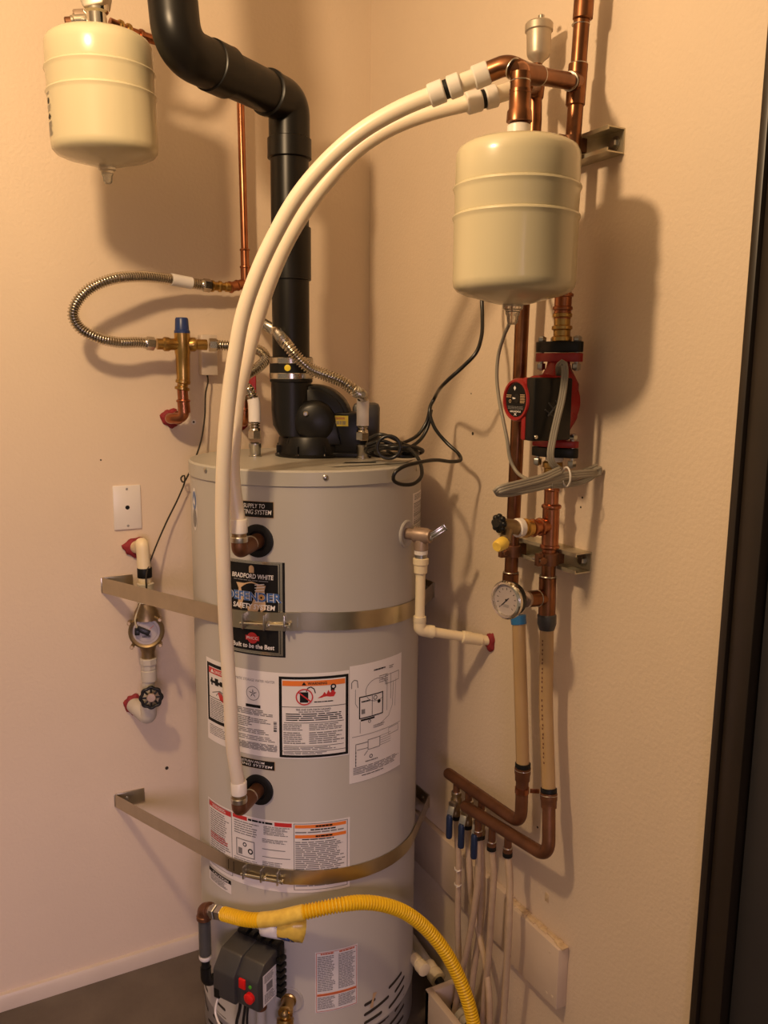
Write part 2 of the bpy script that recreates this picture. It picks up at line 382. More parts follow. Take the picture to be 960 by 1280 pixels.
l.ring(.5, .815, .085, .085, 'redink', 4); l.rect(.39, .79, .61, .84, 'redink', 5); l.text('PHCC', .41, .80, .59, .83, 'white', 6, 0, .01)
l.text('Built to be the Best', .16, .875, .84, .925, 'white', 4, .1, .02)
label('brand_plate', l)
# main sticker: danger + rating + warning panels, then the taller wiring sheet
l = lab_px(cyl, (258, 820), (436, 943)); l.rect(0, 0, 1, 1, 'white', 0)
du = lambda x, y: (cyl.uv(x, y)[0]-l.u0)/(l.u1-l.u0)
x_a, x_b, x_c = du(285, 880), du(349, 890), .995
# danger
l.frame(.012, .05, x_a, .76, .022, .04, 'ink', 1); l.rect(.034, .10, x_a-.01, .17, 'redink', 1); l.text('DANGER', .10, .115, x_a-.03, .155, 'white', 2, 0, .01)
l.poly([(.055, .155), (.075, .11), (.095, .155)], 'white', 2)
l.rect(.05, .25, .15, .28, 'ink', 1); l.rect(.06, .22, .075, .31, 'ink', 1); l.rect(.1, .215, .135, .30, 'ink', 1); l.rect(.15, .235, .18, .29, 'ink', 1)
l.poly([(.13, .38), (.15, .36), (.2, .44), (.215, .5), (.15, .46)], 'redink', 1)
for i in range(5): l.seg(.15, .35, .07+.04*i, .40+.02*(i % 2), .003, 'gink', 1)
l.rect(.03, .455, x_a-.01, .462, 'ink', 1); l.lines(.045, .48, x_a-.02, .72, 11, 'gink', 1, .5); l.lines(.03, .80, x_a-.01, .93, 6, 'gink', 1, .4)
# rating
l.text('AUTOMATIC STORAGE WATER HEATER', x_a+.02, .10, x_b-.025, .13, 'gink', 1)
cx = du(316, 855); l.ring(cx, .27, .045, .004, 'gink', 1); l.star(cx, .27, .03, 'ink', 1)
l.rect(cx-.05, .40, cx+.05, .435, 'ink', 1)
l.lines(x_a+.01, .455, x_b-.02, .53, 4, 'gink', 1, .55); l.lines(x_a+.05, .55, x_a+.19, .68, 6, 'gink', 1, .5); l.lines(x_b-.2, .56, x_b-.05, .62, 3, 'gink', 1, .5); l.lines(x_a+.03, .69, x_b-.03, .75, 3, 'gink', 1, .5)
l.lines(x_a+.03, .77, x_b-.02, .83, 3, 'gink', 1, .45); l.lines(x_a+.02, .85, x_b-.01, .935, 7, 'gink', 1, .62, .03)
for i in range(9): l.rect(x_b-.035, .575+.0135*i, x_b-.015, .575+.0135*i+random.uniform(.004, .011), 'ink', 1)
# warning
l.rect(x_b, .04, x_c, .985, 'ink', 1); w0, w1 = x_b+.018, x_c-.018; W = w1-w0
l.rect(w0, .07, w1, .955, 'white', 2); l.rect(w0+.004, .085, w1-.004, .145, 'orange', 3); l.text('WARNING', w0+W*.40, .10, w0+W*.70, .132, 'ink', 4, 0, .02)
l.poly([(w0+W*.31, .135), (w0+W*.345, .095), (w0+W*.38, .135)], 'ink', 4)
l.ring(w0+W*.35, .27, W*.135, W*.02, 'redink', 5); l.rect(w0+W*.28, .215, w0+W*.41, .335, 'ink', 3); l.seg(w0+W*.26, .215, w0+W*.45, .325, W*.011, 'redink', 5)
l.path([(w0+W*.38, .21), (w0+W*.4, .17), (w0+W*.45, .155), (w0+W*.5, .18), (w0+W*.52, .23)], W*.008, 'ink', 3)
l.poly([(w0+W*.55, .29), (w0+W*.63, .255), (w0+W*.66, .22), (w0+W*.69, .25), (w0+W*.72, .20), (w0+W*.75, .235), (w0+W*.79, .20), (w0+W*.84, .24), (w0+W*.81, .28)], 'redink', 3)
l.ring(w0+W*.80, .165, W*.045, W*.022, 'ink', 3); l.rect(w0+W*.76, .18, w0+W*.82, .215, 'ink', 3)
l.lines(w0+W*.5, .325, w0+W*.8, .34, 1, 'ink', 3, .8, 0)
l.rect(w0, .385, w1, .391, 'ink', 3); l.text('FIRE AND EXPLOSION HAZARD', w0+W*.22, .408, w0+W*.76, .43, 'ink', 3, 0, .01); l.lines(w0+W*.26, .44, w0+W*.74, .455, 1, 'gink', 3, .7, 0)
l.lines(w0+W*.06, .465, w1-W*.03, .56, 4, 'ink', 3, .45, .06); l.rect(w0+W*.03, .57, w1-W*.03, .576, 'ink', 3)
l.lines(w0+W*.02, .59, w0+W*.33, .67, 4, 'gink', 3, .5); l.lines(w0+W*.42, .59, w1-W*.04, .67, 4, 'gink', 3, .5)
l.lines(w0+W*.02, .685, w0+W*.36, .83, 6, 'gink', 3, .5); l.lines(w0+W*.42, .685, w1-W*.02, .83, 6, 'gink', 3, .5)
l.rect(w0+W*.03, .845, w1-W*.03, .85, 'ink', 3); l.lines(w0+W*.02, .862, w1-W*.04, .90, 2, 'gink', 3, .5); l.rect(w0, .907, w1, .912, 'ink', 3); l.lines(w0+W*.02, .92, w1-W*.2, .95, 2, 'gink', 3, .5)
label('warning_sticker', l, 'wide white sticker with danger, rating and orange warning panels')
l = lab_px(cyl, (437, 833), (499.5, 961)); l.vb = cyl.uv(437.5, 980)[1]; l.rect(0, 0, 1, 1, 'white', 0)
l.lines(.40, .065, .62, .085, 1, 'ink', 1, .6, 0); l.lines(.70, .07, .8, .10, 2, 'gink', 1, .5); 
a = [(.46+.20*math.cos(t*PI/12), .24+.095*math.sin(t*PI/12)) for t in range(4, 25)]; l.path(a, .004, 'gink')
l.frame(.62, .14, .93, .22, .01, .005, 'gink', 1); l.lines(.5, .13, .72, .2, 4, 'gink', 1, .35); l.seg(.74, .14, .74, .36, .004); l.seg(.66, .16, .66, .45, .004)
l.path([(.80, .22), (.78, .42), (.70, .5), (.5, .55)], .004); l.path([(.86, .2), (.84, .44)], .003)
l.path([(.03, .19), (.03, .14), (.07, .12), (.12, .13), (.13, .19)], .007); l.path([(.09, .2), (.09, .32), (.13, .36)], .004)
l.frame(.15, .27, .58, .46, .018, .009, 'ink', 1); l.rect(.37, .28, .378, .45, 'ink', 1); l.lines(.19, .31, .34, .33, 1, 'ink', 1, .6, 0); l.ring(.43, .305, .035, .01, 'ink', 1); l.disc(.5, .345, .03, 'ink', 1); l.rect(.19, .38, .25, .42, 'gink', 1)
l.rect(.18, .465, .42, .48, 'ink', 1); l.ring(.33, .495, .025, .009, 'ink', 1); l.seg(.17, .48, .17, .58, .004); l.lines(.40, .54, .62, .57, 2, 'gink', 1, .5)
l.rect(.04, .60, .98, .604, 'gink', 1); l.frame(.70, .61, .93, .67, .006, .004, 'gink', 1)
l.frame(.30, .65, .53, .74, .012, .006, 'gink', 1); l.path([(.30, .67), (.10, .67), (.10, .86)], .006); l.path([(.30, .72), (.12, .72)], .005)
for i in range(5): l.disc(.10, .74+.028*i, .009, 'ink', 2); l.seg(.53, .65+.02*i, .75, .65+.02*i, .003)
l.ring(.36, .80, .03, .011, 'ink', 1); l.seg(.30, .745, .24, .78, .006); l.lines(.26, .83, .5, .85, 1, 'gink', 1, .5)
l.lines(.06, .868, .95, .935, 5, 'gink', 1, .5, .15); l.lines(.2, .945, .6, .958, 1, 'ink', 1, .5, 0)
label('wiring_diagram_sticker', l, 'white sheet printed with wiring drawings')
# instruction sticker behind the lower strap
l = lab_px(cyl, (260.5, 995), (437, 1108)); l.rect(0, 0, 1, 1, 'white', 0)
x_a, x_b = du(290, 1015)+0, 0
du = lambda x, y: (cyl.uv(x, y)[0]-l.u0)/(l.u1-l.u0)
x_a, x_b = du(291, 1045), du(367, 1045)
l.frame(.012, .02, x_a-.004, .95, .004, .006, 'gink', 1); l.rect(.018, .03, x_a-.01, .10, 'redink', 1); l.lines(.06, .045, x_a-.05, .09, 2, 'white', 2, .5, .1)
l.lines(.03, .13, x_a-.02, .90, 24, 'gink', 1, .45); l.lines(.03, .47, x_a-.02, .57, 3, 'redink', 2, .4)
l.rect(x_a+.006, .02, x_b-.01, .075, 'redink', 1); l.rect(x_a+(x_b-x_a)*.28, .02, x_a+(x_b-x_a)*.72, .075, 'white', 2); l.lines(x_a+(x_b-x_a)*.3, .03, x_a+(x_b-x_a)*.70, .07, 1, 'ink', 3, .7, 0)
xm = (x_a+x_b)/2
l.lines(x_a+.015, .10, xm-.01, .30, 6, 'gink', 1, .4); l.lines(xm+.02, .09, x_b-.02, .22, 6, 'gink', 1, .5); l.lines(xm+.01, .27, x_b-.03, .33, 3, 'gink', 1, .5); l.rect(xm+.01, .41, x_b-.05, .42, 'gink', 1); l.rect(xm+.01, .52, x_b-.02, .53, 'gink', 1); l.lines(xm+.01, .59, x_b-.05, .7, 5, 'gink', 1, .5)
l.frame(x_a+.03, .35, xm-.04, .60, .006, .012, 'gink', 1); l.ring(xm-.11, .42, .014, .006, 'ink', 1); l.ring(xm-.07, .50, .018, .008, 'ink', 1); l.rect(x_a+.045, .48, x_a+.075, .57, 'gink', 1); l.lines(x_a+.01, .63, xm-.02, .7, 3, 'gink', 1, .4)
l.frame(x_b, .02, .985, .96, .004, .008, 'gink', 1)
l.rect(x_b+.008, .04, .975, .085, 'orange', 1); l.lines(x_b+.13, .05, x_b+.23, .078, 1, 'ink', 2, .8, 0); l.lines(x_b+.1, .10, x_b+.25, .125, 1, 'ink', 1, .7, 0); l.lines(x_b+.01, .135, .97, .16, 1, 'gink', 1, .7, .1)
l.rect(x_b+.008, .18, .975, .225, 'orange', 1); l.lines(x_b+.13, .19, x_b+.23, .218, 1, 'ink', 2, .8, 0); l.lines(x_b+.05, .235, .90, .255, 1, 'ink', 1, .7, 0)
l.lines(x_b+.01, .275, .97, .92, 24, 'gink', 1, .5, .2)
label('instruction_sticker', l, 'white instruction sticker with red and orange headings behind the lower strap')
l = lab_px(cyl, (262, 1081), (289.5, 1118)); l.rect(0, 0, 1, 1, 'white', 0); l.rect(.0, .0, 1, .30, 'ink', 1); l.text('CAUTION', .22, .08, .9, .24, 'white', 2, 0, .01); l.lines(.08, .36, .92, .9, 8, 'gink', 1, .5)
label('caution_sticker', l)
l = lab_px(cyl, (394, 1190.5), (446.5, 1254)); l.rect(0, 0, 1, 1, 'white', 0); l.frame(.02, .015, .98, .985, .012, .008, 'dorange', 1)
l.lines(.12, .03, .42, .06, 1, 'dorange', 1, .8, 0); l.lines(.55, .03, .92, .06, 1, 'dorange', 1, .8, 0); l.lines(.05, .08, .46, .66, 20, 'gink', 1, .5); l.lines(.53, .08, .95, .66, 22, 'gink', 1, .5)
l.rect(.04, .69, .96, .73, 'orange', 1); l.rect(.04, .70, .96, .72, 'dorange', 2); l.lines(.05, .75, .46, .95, 8, 'gink', 1, .5); l.lines(.53, .75, .95, .95, 8, 'gink', 1, .5)
label('lower_safety_sticker', l, 'white sticker with rust coloured border low on the tank')
# side stickers
l = lab_px(cyl, (240.4, 608), (247.5, 665)); n = 24
l.poly([(.5+.5*math.cos(2*PI*i/n), .5+.5*math.sin(2*PI*i/n)) for i in range(n)], 'white', 0); l.poly([(.5+.36*math.cos(2*PI*i/n), .30+.22*math.sin(2*PI*i/n)) for i in range(n)], 'blue', 1); l.poly([(.5+.36*math.cos(2*PI*i/n), .70+.22*math.sin(2*PI*i/n)) for i in range(n)], 'gink', 1)
l.poly([(.3, .35), (.5, .2), (.7, .35), (.6, .42)], 'white', 2)
label('oval_sticker', l, 'blue and white oval sticker')
l = lab_px(cyl, (516, 617), (525.2, 657)); l.rect(0, 0, 1, 1, 'white', 0)
for i in range(17): l.rect(.06, .26+.042*i, .94, .26+.042*i+random.uniform(.012, .03), 'gink', 1)
l.lines(.1, .05, .9, .2, 4, 'gink', 1, .5); label('barcode_sticker', l)
# port plates
for x, y in ((322, 676), (323, 987)):
    p = PT(x, y); n = er(theta(p)); b = MB(); b.rev(p-n*.004, p+n, [(0, .036), (.006, .036), (.008, .033), (.0075, .022), (.004, .019), (.004, 0)], 'rubber', 40); b.build('port_plate', wh)
    
# ventilation slots at the base
def crop(o, s, pts): return [tuple((o[0]+a/s, o[1]+c/s) for a, c in q) for q in pts]
sl = crop((380, 1170), 6.857, [((733, 437), (830, 318)), ((783, 470), (853, 352)), ((525, 672), (718, 522)), ((733, 607), (850, 432)), ((783, 635), (853, 510)), ((742, 750), (850, 592)), ((525, 742), (658, 655)), ((622, 760), (718, 684)), ((527, 588), (600, 545)), ((760, 800), (845, 690)), ((525, 815), (690, 715))])
sl += crop((240, 1120), 6.857, [((148, 893), (288, 1058)), ((215, 905), (280, 972)), ((188, 1024), (262, 1100)), ((95, 650), (132, 690)), ((85, 690), (135, 812)), ((80, 770), (138, 972)), ((78, 865), (108, 988)), ((146, 1060), (185, 1105)), ((90, 1030), (120, 1100))])
for grp in (sl[:11], sl[11:]):
  b = MB()
  for p, q in grp:
    ua, va = cyl.uv(*p); ub, vb = cyl.uv(*q); A2 = V((ua, va, 0)); d = V((ub-ua, vb-va, 0)); ln = d.length; d.normalize(); nn = V((-d.y, d.x, 0)); w = .0042; vs = []
    ks = [-w+w*(1-math.cos(PI/2*k/5)) for k in range(6)]+[ln*k/8 for k in range(1, 8)]+[ln+w*math.sin(PI/2*k/5) for k in range(6)]
    for t in ks:
        h = w if 0 <= t <= ln else math.sqrt(max(0, w*w-(t if t < 0 else t-ln)**2))
        for s_ in (1, -1): c = A2+d*t+nn*(h*s_); vs.append(cyl.at(c.x, c.y, .0007))
    b.add(vs, [[2*i, 2*i+1, 2*i+3, 2*i+2] for i in range(len(ks)-1)], 'hole')
  b.build('vent_slots', wh)
# drain valve
p = PT(361, 1250); n = er(theta(p)); dv = MB(); dv.rev(p-n*.002, p+n, [(0, .034), (.003, .034), (.004, .031), (.0025, .027), (.0025, 0)], 'grey', 36); dv.build('drain_plate', wh)
b = MB(); b.rev(p, p+n, [(0, .018), (.004, .018), (.006, .015), (.03, .015), (.032, .017), (.040, .017), (.042, .012)], 'brass', 20)
q = p+n*.036; b.rev(q, q-Z+n*.35, [(0, .013), (.012, .013), (.014, .0195), (.036, .0195), (.040, .015)], 'brass', 18); b.ball(q+n*.012+Z*.004, .008, 'bronze'); b.build('drain_valve', wh)
b = MB(); u_, v_ = cyl.uv(466, 1250); lt = Lab(cyl, u_-.012, v_+.02, u_+.012, v_-.02, .0012); lt.poly([(.5, 0), (1, .1), (.6, .5), (.5, 1), (.1, .9), (.4, .4)], 'tan', 0); lt.mb.build('tape_scrap', wh)

# gas control box
fc = PT(297, 1226, TR+.085); th = theta(fc)-.16; n = er(th); tg = V((-n.y, n.x, 0)); tg = tg if tg.dot(rt) > 0 else -tg
o = V((TC.x, TC.y, fc.z))+n*TR + tg*((fc-V((TC.x, TC.y, fc.z))).dot(tg))
o = o-Z*.008
gv = thing('gas_control', 'dark grey gas control box with two red buttons low on the water heater', 'gas valve', o-Z*.06)
b = MB(); b.prism([(-.006, -.048), (.078, -.048), (.085, -.042), (.085, .026), (.06, .057), (-.006, .070)], o+tg*.0, n, Z, tg, -.004, .060, 'dkgrey', .004)
b.prism([(-.006, -.048), (.088, -.048), (.095, -.040), (.095, .024), (.066, .060), (-.006, .071)], o, n, Z, tg, -.060, .002, 'dkgrey', .004)
hb = b.build('housing', gv)
b = MB(); pts = [(-.004, -.054), (.014, -.054), (.014, .075), (-.004, .078)]
b.prism(pts, o, n, Z, tg, -.055, .068, 'blackp', .002)
for i in range(6): b.box(o+n*.012+tg*.070+Z*(-.04+.017*i), n*.012, tg*.006, Z*.005, 'blackp', .001)
for i in range(5): b.box(o+n*.010+tg*(-.03+.022*i)+Z*.078, n*.011, tg*.006, Z*.005, 'blackp', .001)
b.build('back_plate', gv)
pl = o+n*.085
b = MB(); b.box(pl+tg*.018+Z*.012, n*.004, tg*.009, Z*.012, 'button', .002); b.build('rocker_button', gv)
b = MB(); b.rev(pl+tg*.040-Z*.013, pl+tg*.040-Z*.013+n, [(0, .0125), (.008, .0125), (.010, .010), (.0102, 0)], 'button', 24); b.build('dial_button', gv)
b = MB(); b.rev(pl+tg*.040+Z*.012, pl+tg*.040+Z*.012+n, [(0, .004), (.002, .004), (.0025, 0)], 'led', 14); b.build('indicator', gv)
lp = Plane(o+n*.045+tg*.0603, -n, Z) if False else Plane(o+n*.045+tg*.0603, n*-1, Z)
lb_ = Lab(lp, -.025, .035, .025, -.045); lb_.rect(0, 0, 1, 1, 'white', 0)
if lp.n.dot(tg) < 0: lp.n = -lp.n
lb_ = Lab(lp, -.022, .034, .026, -.044); lb_.rect(0, 0, 1, 1, 'white', 0); lb_.lines(.1, .06, .9, .3, 5); lb_.rect(.25, .35, .7, .6, 'gink', 1); lb_.lines(.1, .65, .9, .95, 6); lb_.mb.build('side_label', gv)
b = MB(); q0 = o+n*.088-tg*.05-Z*.03; b.box(q0-Z*.004, n*.008, tg*.008, Z*.012, 'blackp', .002); b.build('plug', gv)
b = MB(); w = spline([q0-Z*.012, q0-Z*.05+n*.012, q0-Z*.075+tg*.03+n*.02, q0-Z*.10+tg*.08+n*.01], .005); b.tube(w, .0025, 'wplast', 8); b.build('white_wire', gv)
for k, (dx, rr) in enumerate(((-.02, .004), (.0, .0035), (.014, .003))):
    b = MB(); q1 = o+n*.05+tg*dx-Z*.045; b.tube(spline([q1, q1-Z*.04-tg*.006*k, q1-Z*.10-tg*.012, q1-Z*.17-n*.02], .008), rr, 'cord', 8); b.build('wire', gv)
b = MB(); q1 = o+n*.045+tg*.036-Z*.05; b.cyl(q1, q1-Z*.17, .011, 'grey'); b.cyl(q1, q1-Z*.022, .014, 'dcopper'); b.build('burner_tube', gv)

# ------------------------------------------------------------------ draft blower and vent
cz = PZ(389, 568.5, TZ)
cz.z = TZ-.001
bl = thing('draft_blower', 'black plastic draft blower bolted on top of the water heater', 'blower', cz)
vx = PD(364, 470, 2.07); vxy = V((vx.x, vx.y, 0))
ri = V((rt.x, rt.y, 0)).normalized(); fo = V((-fw.x, -fw.y, 0)).normalized()
b = MB(); b.rev(cz, cz+Z, [(0, .088), (.004, .090), (.008, .083), (.045, .079), (.05, .076), (.05, 0)], 'blackp', 48)
for a in range(8):
    d = ri*math.cos(a*PI/4+.3)+fo*math.sin(a*PI/4+.3); b.box(cz+d*.083+Z*.016, d*.008, d.cross(Z)*.002, Z*.012, 'blackp', .001); b.rev(cz+d*.087+Z*.006, cz+d*.087+Z, [(0, .004), (.004, .003)], 'zinc', 6)
b.box(cz+ri*.10+fo*.01+Z*.006, ri*.05, fo*.05, Z*.006, 'blackp', .002)
b.build('base_flange', bl)
sc = cz+ri*.006+Z*.090          # scroll housing axis faces the camera
b = MB()
pr = []
for k in range(40):
    a = 2*PI*k/40; pr.append(((.094 if math.cos(a) > 0 else .075)*math.cos(a), .085*math.sin(a)))
b.prism(pr, sc, ri, Z, fo, -.055, .045, 'blackp', .008)
pr2 = [(x*.86, y*.86) for x, y in pr]; b.prism(pr2, sc, ri, Z, fo, .040, .049, 'blackp', .003); b.build('scroll_housing', bl)
b = MB(); b.rev(sc+ri*.006+fo*.04-Z*.004, sc+ri*.006-Z*.004+fo, [(0, .052), (.018, .052), (.026, .047), (.032, .036), (.034, .0)], 'blackp', 40)
b.prism([(-.052, 0), (.052, 0), (.066, -.055), (-.066, -.055)], sc+ri*.006-Z*.004, ri, Z, fo, .03, .064, 'blackp', .004)
b.rev(sc-ri*.012+fo*.070+Z*.016, sc-ri*.012+fo*.070+Z*.016+fo, [(0, .006), (.006, .006), (.008, .004)], 'zinc', 10); b.build('inlet_cover', bl)
# outlet duct, tapering up to the coupling
oz = PD(364, 478, 2.07).z
b = MB()
for (z0, z1, x0, x1, y0, y1, s0) in (): pass
rings = []
for (zz, wl, wr, dp) in ((TZ+.05, -.030, .05, .045), (TZ+.075, -.045, .05, .046), (TZ+.11, -.0485, .05, .0475), (oz, -.0485, .0485, .0485)):
    cxx = V((vxy.x, vxy.y, zz)); rg = []
    for k in range(32):
        a = 2*PI*k/32; c_, s_ = math.cos(a), math.sin(a)
        rg.append(cxx+ri*((wr if c_ > 0 else -wl)*c_)+fo*(dp*s_))
    rings.append(rg)
b.add(sum(rings, []), [[i*32+k, i*32+(k+1) % 32, (i+1)*32+(k+1) % 32, (i+1)*32+k] for i in range(3) for k in range(32)]+[list(range(32))[::-1], [96+k for k in range(32)]], 'blackp')
b.build('outlet_duct', bl)
mo = PZ(452, 566, TZ); 
mo = cz+ri*.100+fo*.014
b = MB(); b.box(V((mo.x, mo.y, TZ+.056)), ri*.040, fo*.040, Z*.052, 'blackp', .006); b.build('motor_box', bl)
mg = cz+ri*.135-fo*.05; b = MB(); b.box(V((mg.x, mg.y, TZ+.066)), ri*.034, fo*.030, Z*.062, 'dkgrey', .012); b.build('control_box', bl)
yl = Plane(V((mo.x, mo.y, TZ+.088))+fo*.0402-ri*.040, ri, Z); 
if yl.n.dot(fo) < 0: yl.n = -yl.n
ll = Lab(yl, -.006, .012, .034, -.013); ll.rect(0, 0, 1, 1, 'ylabel', 0); ll.lines(.1, .15, .9, .4, 2, 'dorange')
for i in range(12): ll.rect(.1+.066*i, .5, .1+.066*i+random.uniform(.02, .05), .85, 'gink', 1)
ll.mb.build('yellow_label', bl)
b = MB(); ct = PD(364, 446, 2.07).z; vc = V((vxy.x, vxy.y, 0))
b.rev(vc+Z*oz, vc+Z*3, [(0, .049), (.002, .0515), (ct-oz-.002, .0515), (ct-oz, .049)], 'rubber', 40); cp = b.build('rubber_coupling', bl)
for y_ in (451, 470):
    zz = PD(364, y_, 2.07).z; b = MB(); b.rev(vc+Z*(zz-.007), vc+Z*3, [(0, .052), (.001, .0528), (.013, .0528), (.014, .052)], 'steel', 40)
    d = (ri*.75+fo*.65).normalized(); b.box(vc+Z*zz+d*.056, d*.005, Z*.006, d.cross(Z)*.011, 'zinc', .001); b.build('hose_clamp', cp)
b = MB(); d = (ri*-.05+fo).normalized(); q = vc+Z*PD(364, 460, 2.07).z+d*.0512; b.rev(q, q+d, [(0, .0075), (.002, .0075), (.0025, .005), (.0026, 0)], 'ylabel', 20); b.build('yellow_dot', cp)

vt = thing('vent_pipe', 'black plastic vent pipe bending up and away from the blower', 'vent pipe', vc+Z*ct)
PW = .0445
e0 = PD(362, 118, 2.07); e0 = V((vxy.x, vxy.y, e0.z-.0))
lo = PD(205, 35, 1.79)
k1 = V((vxy.x, vxy.y, PD(363, 128, 2.07).z))     # corner of the upper bend
up_end = PD(203, -170, 1.79)
k2 = PD(222, 62, 1.79); up_end = V((k2.x, k2.y, k2.z+.40))-ri*.03
path1 = [vc+Z*(ct-.03), k1-Z*.06]
b = MB(); b.tube([vc+Z*(ct-.03), k1-Z*.05], PW, 'abs', 40); b.build('upright_pipe', vt)
b = MB(); dd = (k2-k1).normalized()
b.tube(fillet([k1-Z*.085, k1, k1+dd*.075], .085, 14), PW+.003, 'abs', 40)
b.rev(k1-Z*.125, k1, [(0, PW+.002), (.002, PW+.0065), (.044, PW+.0065), (.046, PW+.003)], 'abs', 40)
b.rev(k1+dd*.070, k1+dd, [(0, PW+.003), (.002, PW+.0055), (.012, PW+.0055), (.014, PW+.002)], 'abs', 40); b.build('upper_elbow', vt)
b = MB(); b.tube([k1+dd*.07, k2-dd*.05], PW, 'abs', 40); b.build('slanted_pipe', vt)
b = MB(); b.tube(fillet([k2-dd*.115, k2, up_end], .14, 16), PW+.003, 'abs', 40); b.rev(k2-dd*.145, k2, [(0, PW+.001), (.002, PW+.006), (.055, PW+.006), (.057, PW+.003)], 'abs', 40)
du_ = (up_end-k2).normalized(); b.rev(k2+du_*.12, up_end, [(0, PW+.003), (.002, PW+.0065), (.05, PW+.0065), (.052, PW)], 'abs', 40); b.build('far_elbow', vt)
b = MB(); cz_ = PD(364, 318, 2.07).z; b.rev(vc+Z*(cz_-.06), vc+Z*3, [(0, PW), (.001, PW+.0045), (.12, PW+.0045), (.121, PW)], 'abs', 40); b.build('pipe_coupling', vt)

# ------------------------------------------------------------------ expansion tanks
def exp_tank(axis, ztop, zbot, r, label, tilt=(0, 0)):
    o = V((axis.x, axis.y, zbot)); d = V((tilt[0], tilt[1], 1)).normalized(); h = ztop-zbot
    t = thing('expansion_tank', label, 'expansion tank', o, 'cream expansion tanks')
    b = MB(); pf = [(0, .012), (.003, .03), (.009, .5*r), (.017, .8*r), (.023, .93*r), (.030, .985*r), (.040, r)]
    b1, b2 = h*.535, h*.71
    for c in (b1, b2): pf += [(c-.008, r), (c-.004, r+.0012), (c, r+.003), (c+.003, r+.002), (c+.005, r-.002), (c+.008, r-.001)]
    pf += [(h-.034, r-.001), (h-.023, r*.985), (h-.014, r*.94), (h-.007, r*.83), (h-.002, r*.5), (h, .02)]
    b.rev(o, o+d, pf, 'cream', 72); b.build('shell', t)
    b = MB(); b.rev(o+d*.004, o-d, [(0, .018), (.010, .017), (.012, .013), (.018, .012), (.022, .010), (.032, .009), (.036, .006), (.036, 0)], 'clear', 18); b.build('air_valve_cap', t)
    return t, o, d, h
ra = PD(645, 270, 1.49); rtop = PD(648, 166, 1.49-.03).z; rbot = PD(642, 384, 1.49).z
RR = .104
tk, ro, rd_, rh = exp_tank(ra, PD(649, 176, 1.49).z, PD(642, 382, 1.49).z, RR, 'cream expansion tank hanging above the red pump on the right')
la = PD(130, 120, 1.89)
LRr = .1045
tl_, lo_, ld_, lh = exp_tank(la, PD(127, 44, 1.89).z, PD(135, 209, 1.89).z, LRr, 'cream expansion tank hanging high on the left wall', tilt=(-.03, -.01))
# printed markings on the left tank
class TankSurf:
    def __init__(s, o, r): s.o = o; s.r = r; s.c = (V((CAM.x, CAM.y, 0))-V((o.x, o.y, 0))).normalized(); s.t = V((-s.c.y, s.c.x, 0)); s.t = s.t if s.t.dot(rt) > 0 else -s.t
    def at(s, u, v, off): a = u/s.r; return V((s.o.x, s.o.y, 0))+(s.c*math.cos(a)+s.t*math.sin(a))*(s.r+off)+ld_*(v-s.o.z)*V((1, 1, 0)).length*0+V((ld_.x*(v-s.o.z), ld_.y*(v-s.o.z), v))
ts = TankSurf(lo_, LRr); lt = Lab(ts, -.150, lo_.z+lh*.53, -.118, lo_.z+lh*.17, .0008)
lt.lines(.1, .0, .9, .16, 5, 'gink', 0, .4); lt.disc(.5, .27, .18, 'ink', 0); lt.lines(.2, .36, .9, .5, 4, 'gink', 0, .4); lt.poly([(.5, .52), (.8, .60), (.5, .66), (.2, .6)], 'ink', 0); lt.lines(.1, .7, .95, 1, 10, 'gink', 0, .5); lt.mb.build('printed_marks', tl_)
# left tank stem, tee and copper line to the wall riser
ltp = lo_+ld_*lh
hg = thing('tank_hanger', 'nickel tee and clamp bracket above the left expansion tank', 'pipe fitting', ltp)
b = MB(); b.rev(ltp-ld_*.004, ltp+ld_, [(0, .016), (.008, .016), (.010, .013), (.012, .013)], 'wplast', 20); b.build('thread_tape', hg)
b = MB(); b.rev(ltp+ld_*.008, ltp+ld_, [(0, .017), (.002, .019), (.028, .019), (.032, .024), (.045, .024), (.05, .020), (.09, .02), (.094, .024), (.11, .024)], 'chrome', 24); b.build('nipple', hg)
q = PD(127, 2, 1.86)
b = MB(); b.prism([(-.018, -.006), (.022, .002), (.028, .03), (.026, .10), (-.020, .10), (-.024, .01)], ltp+ld_*.045, ri, Z, fo, -.022, .026, 'nickel', .004); b.build('clamp', hg)
b = MB(); a0 = PD(112, 26, 1.93); a1 = PD(81, 28, 1.93); dd = (a1-a0).normalized()
b.rev(a0, a1, [(0, .012), (.002, .015), (.03, .015), (.032, .012), (.036, .012)], 'steel', 20); b.cyl(a1-dd*.016, a1, .010, 'dcopper'); b.cyl(PD(92, 20, 1.93), PD(92, 20, 1.93)+dd*-.035, .012, 'rbrass'); b.build('side_fitting', hg)

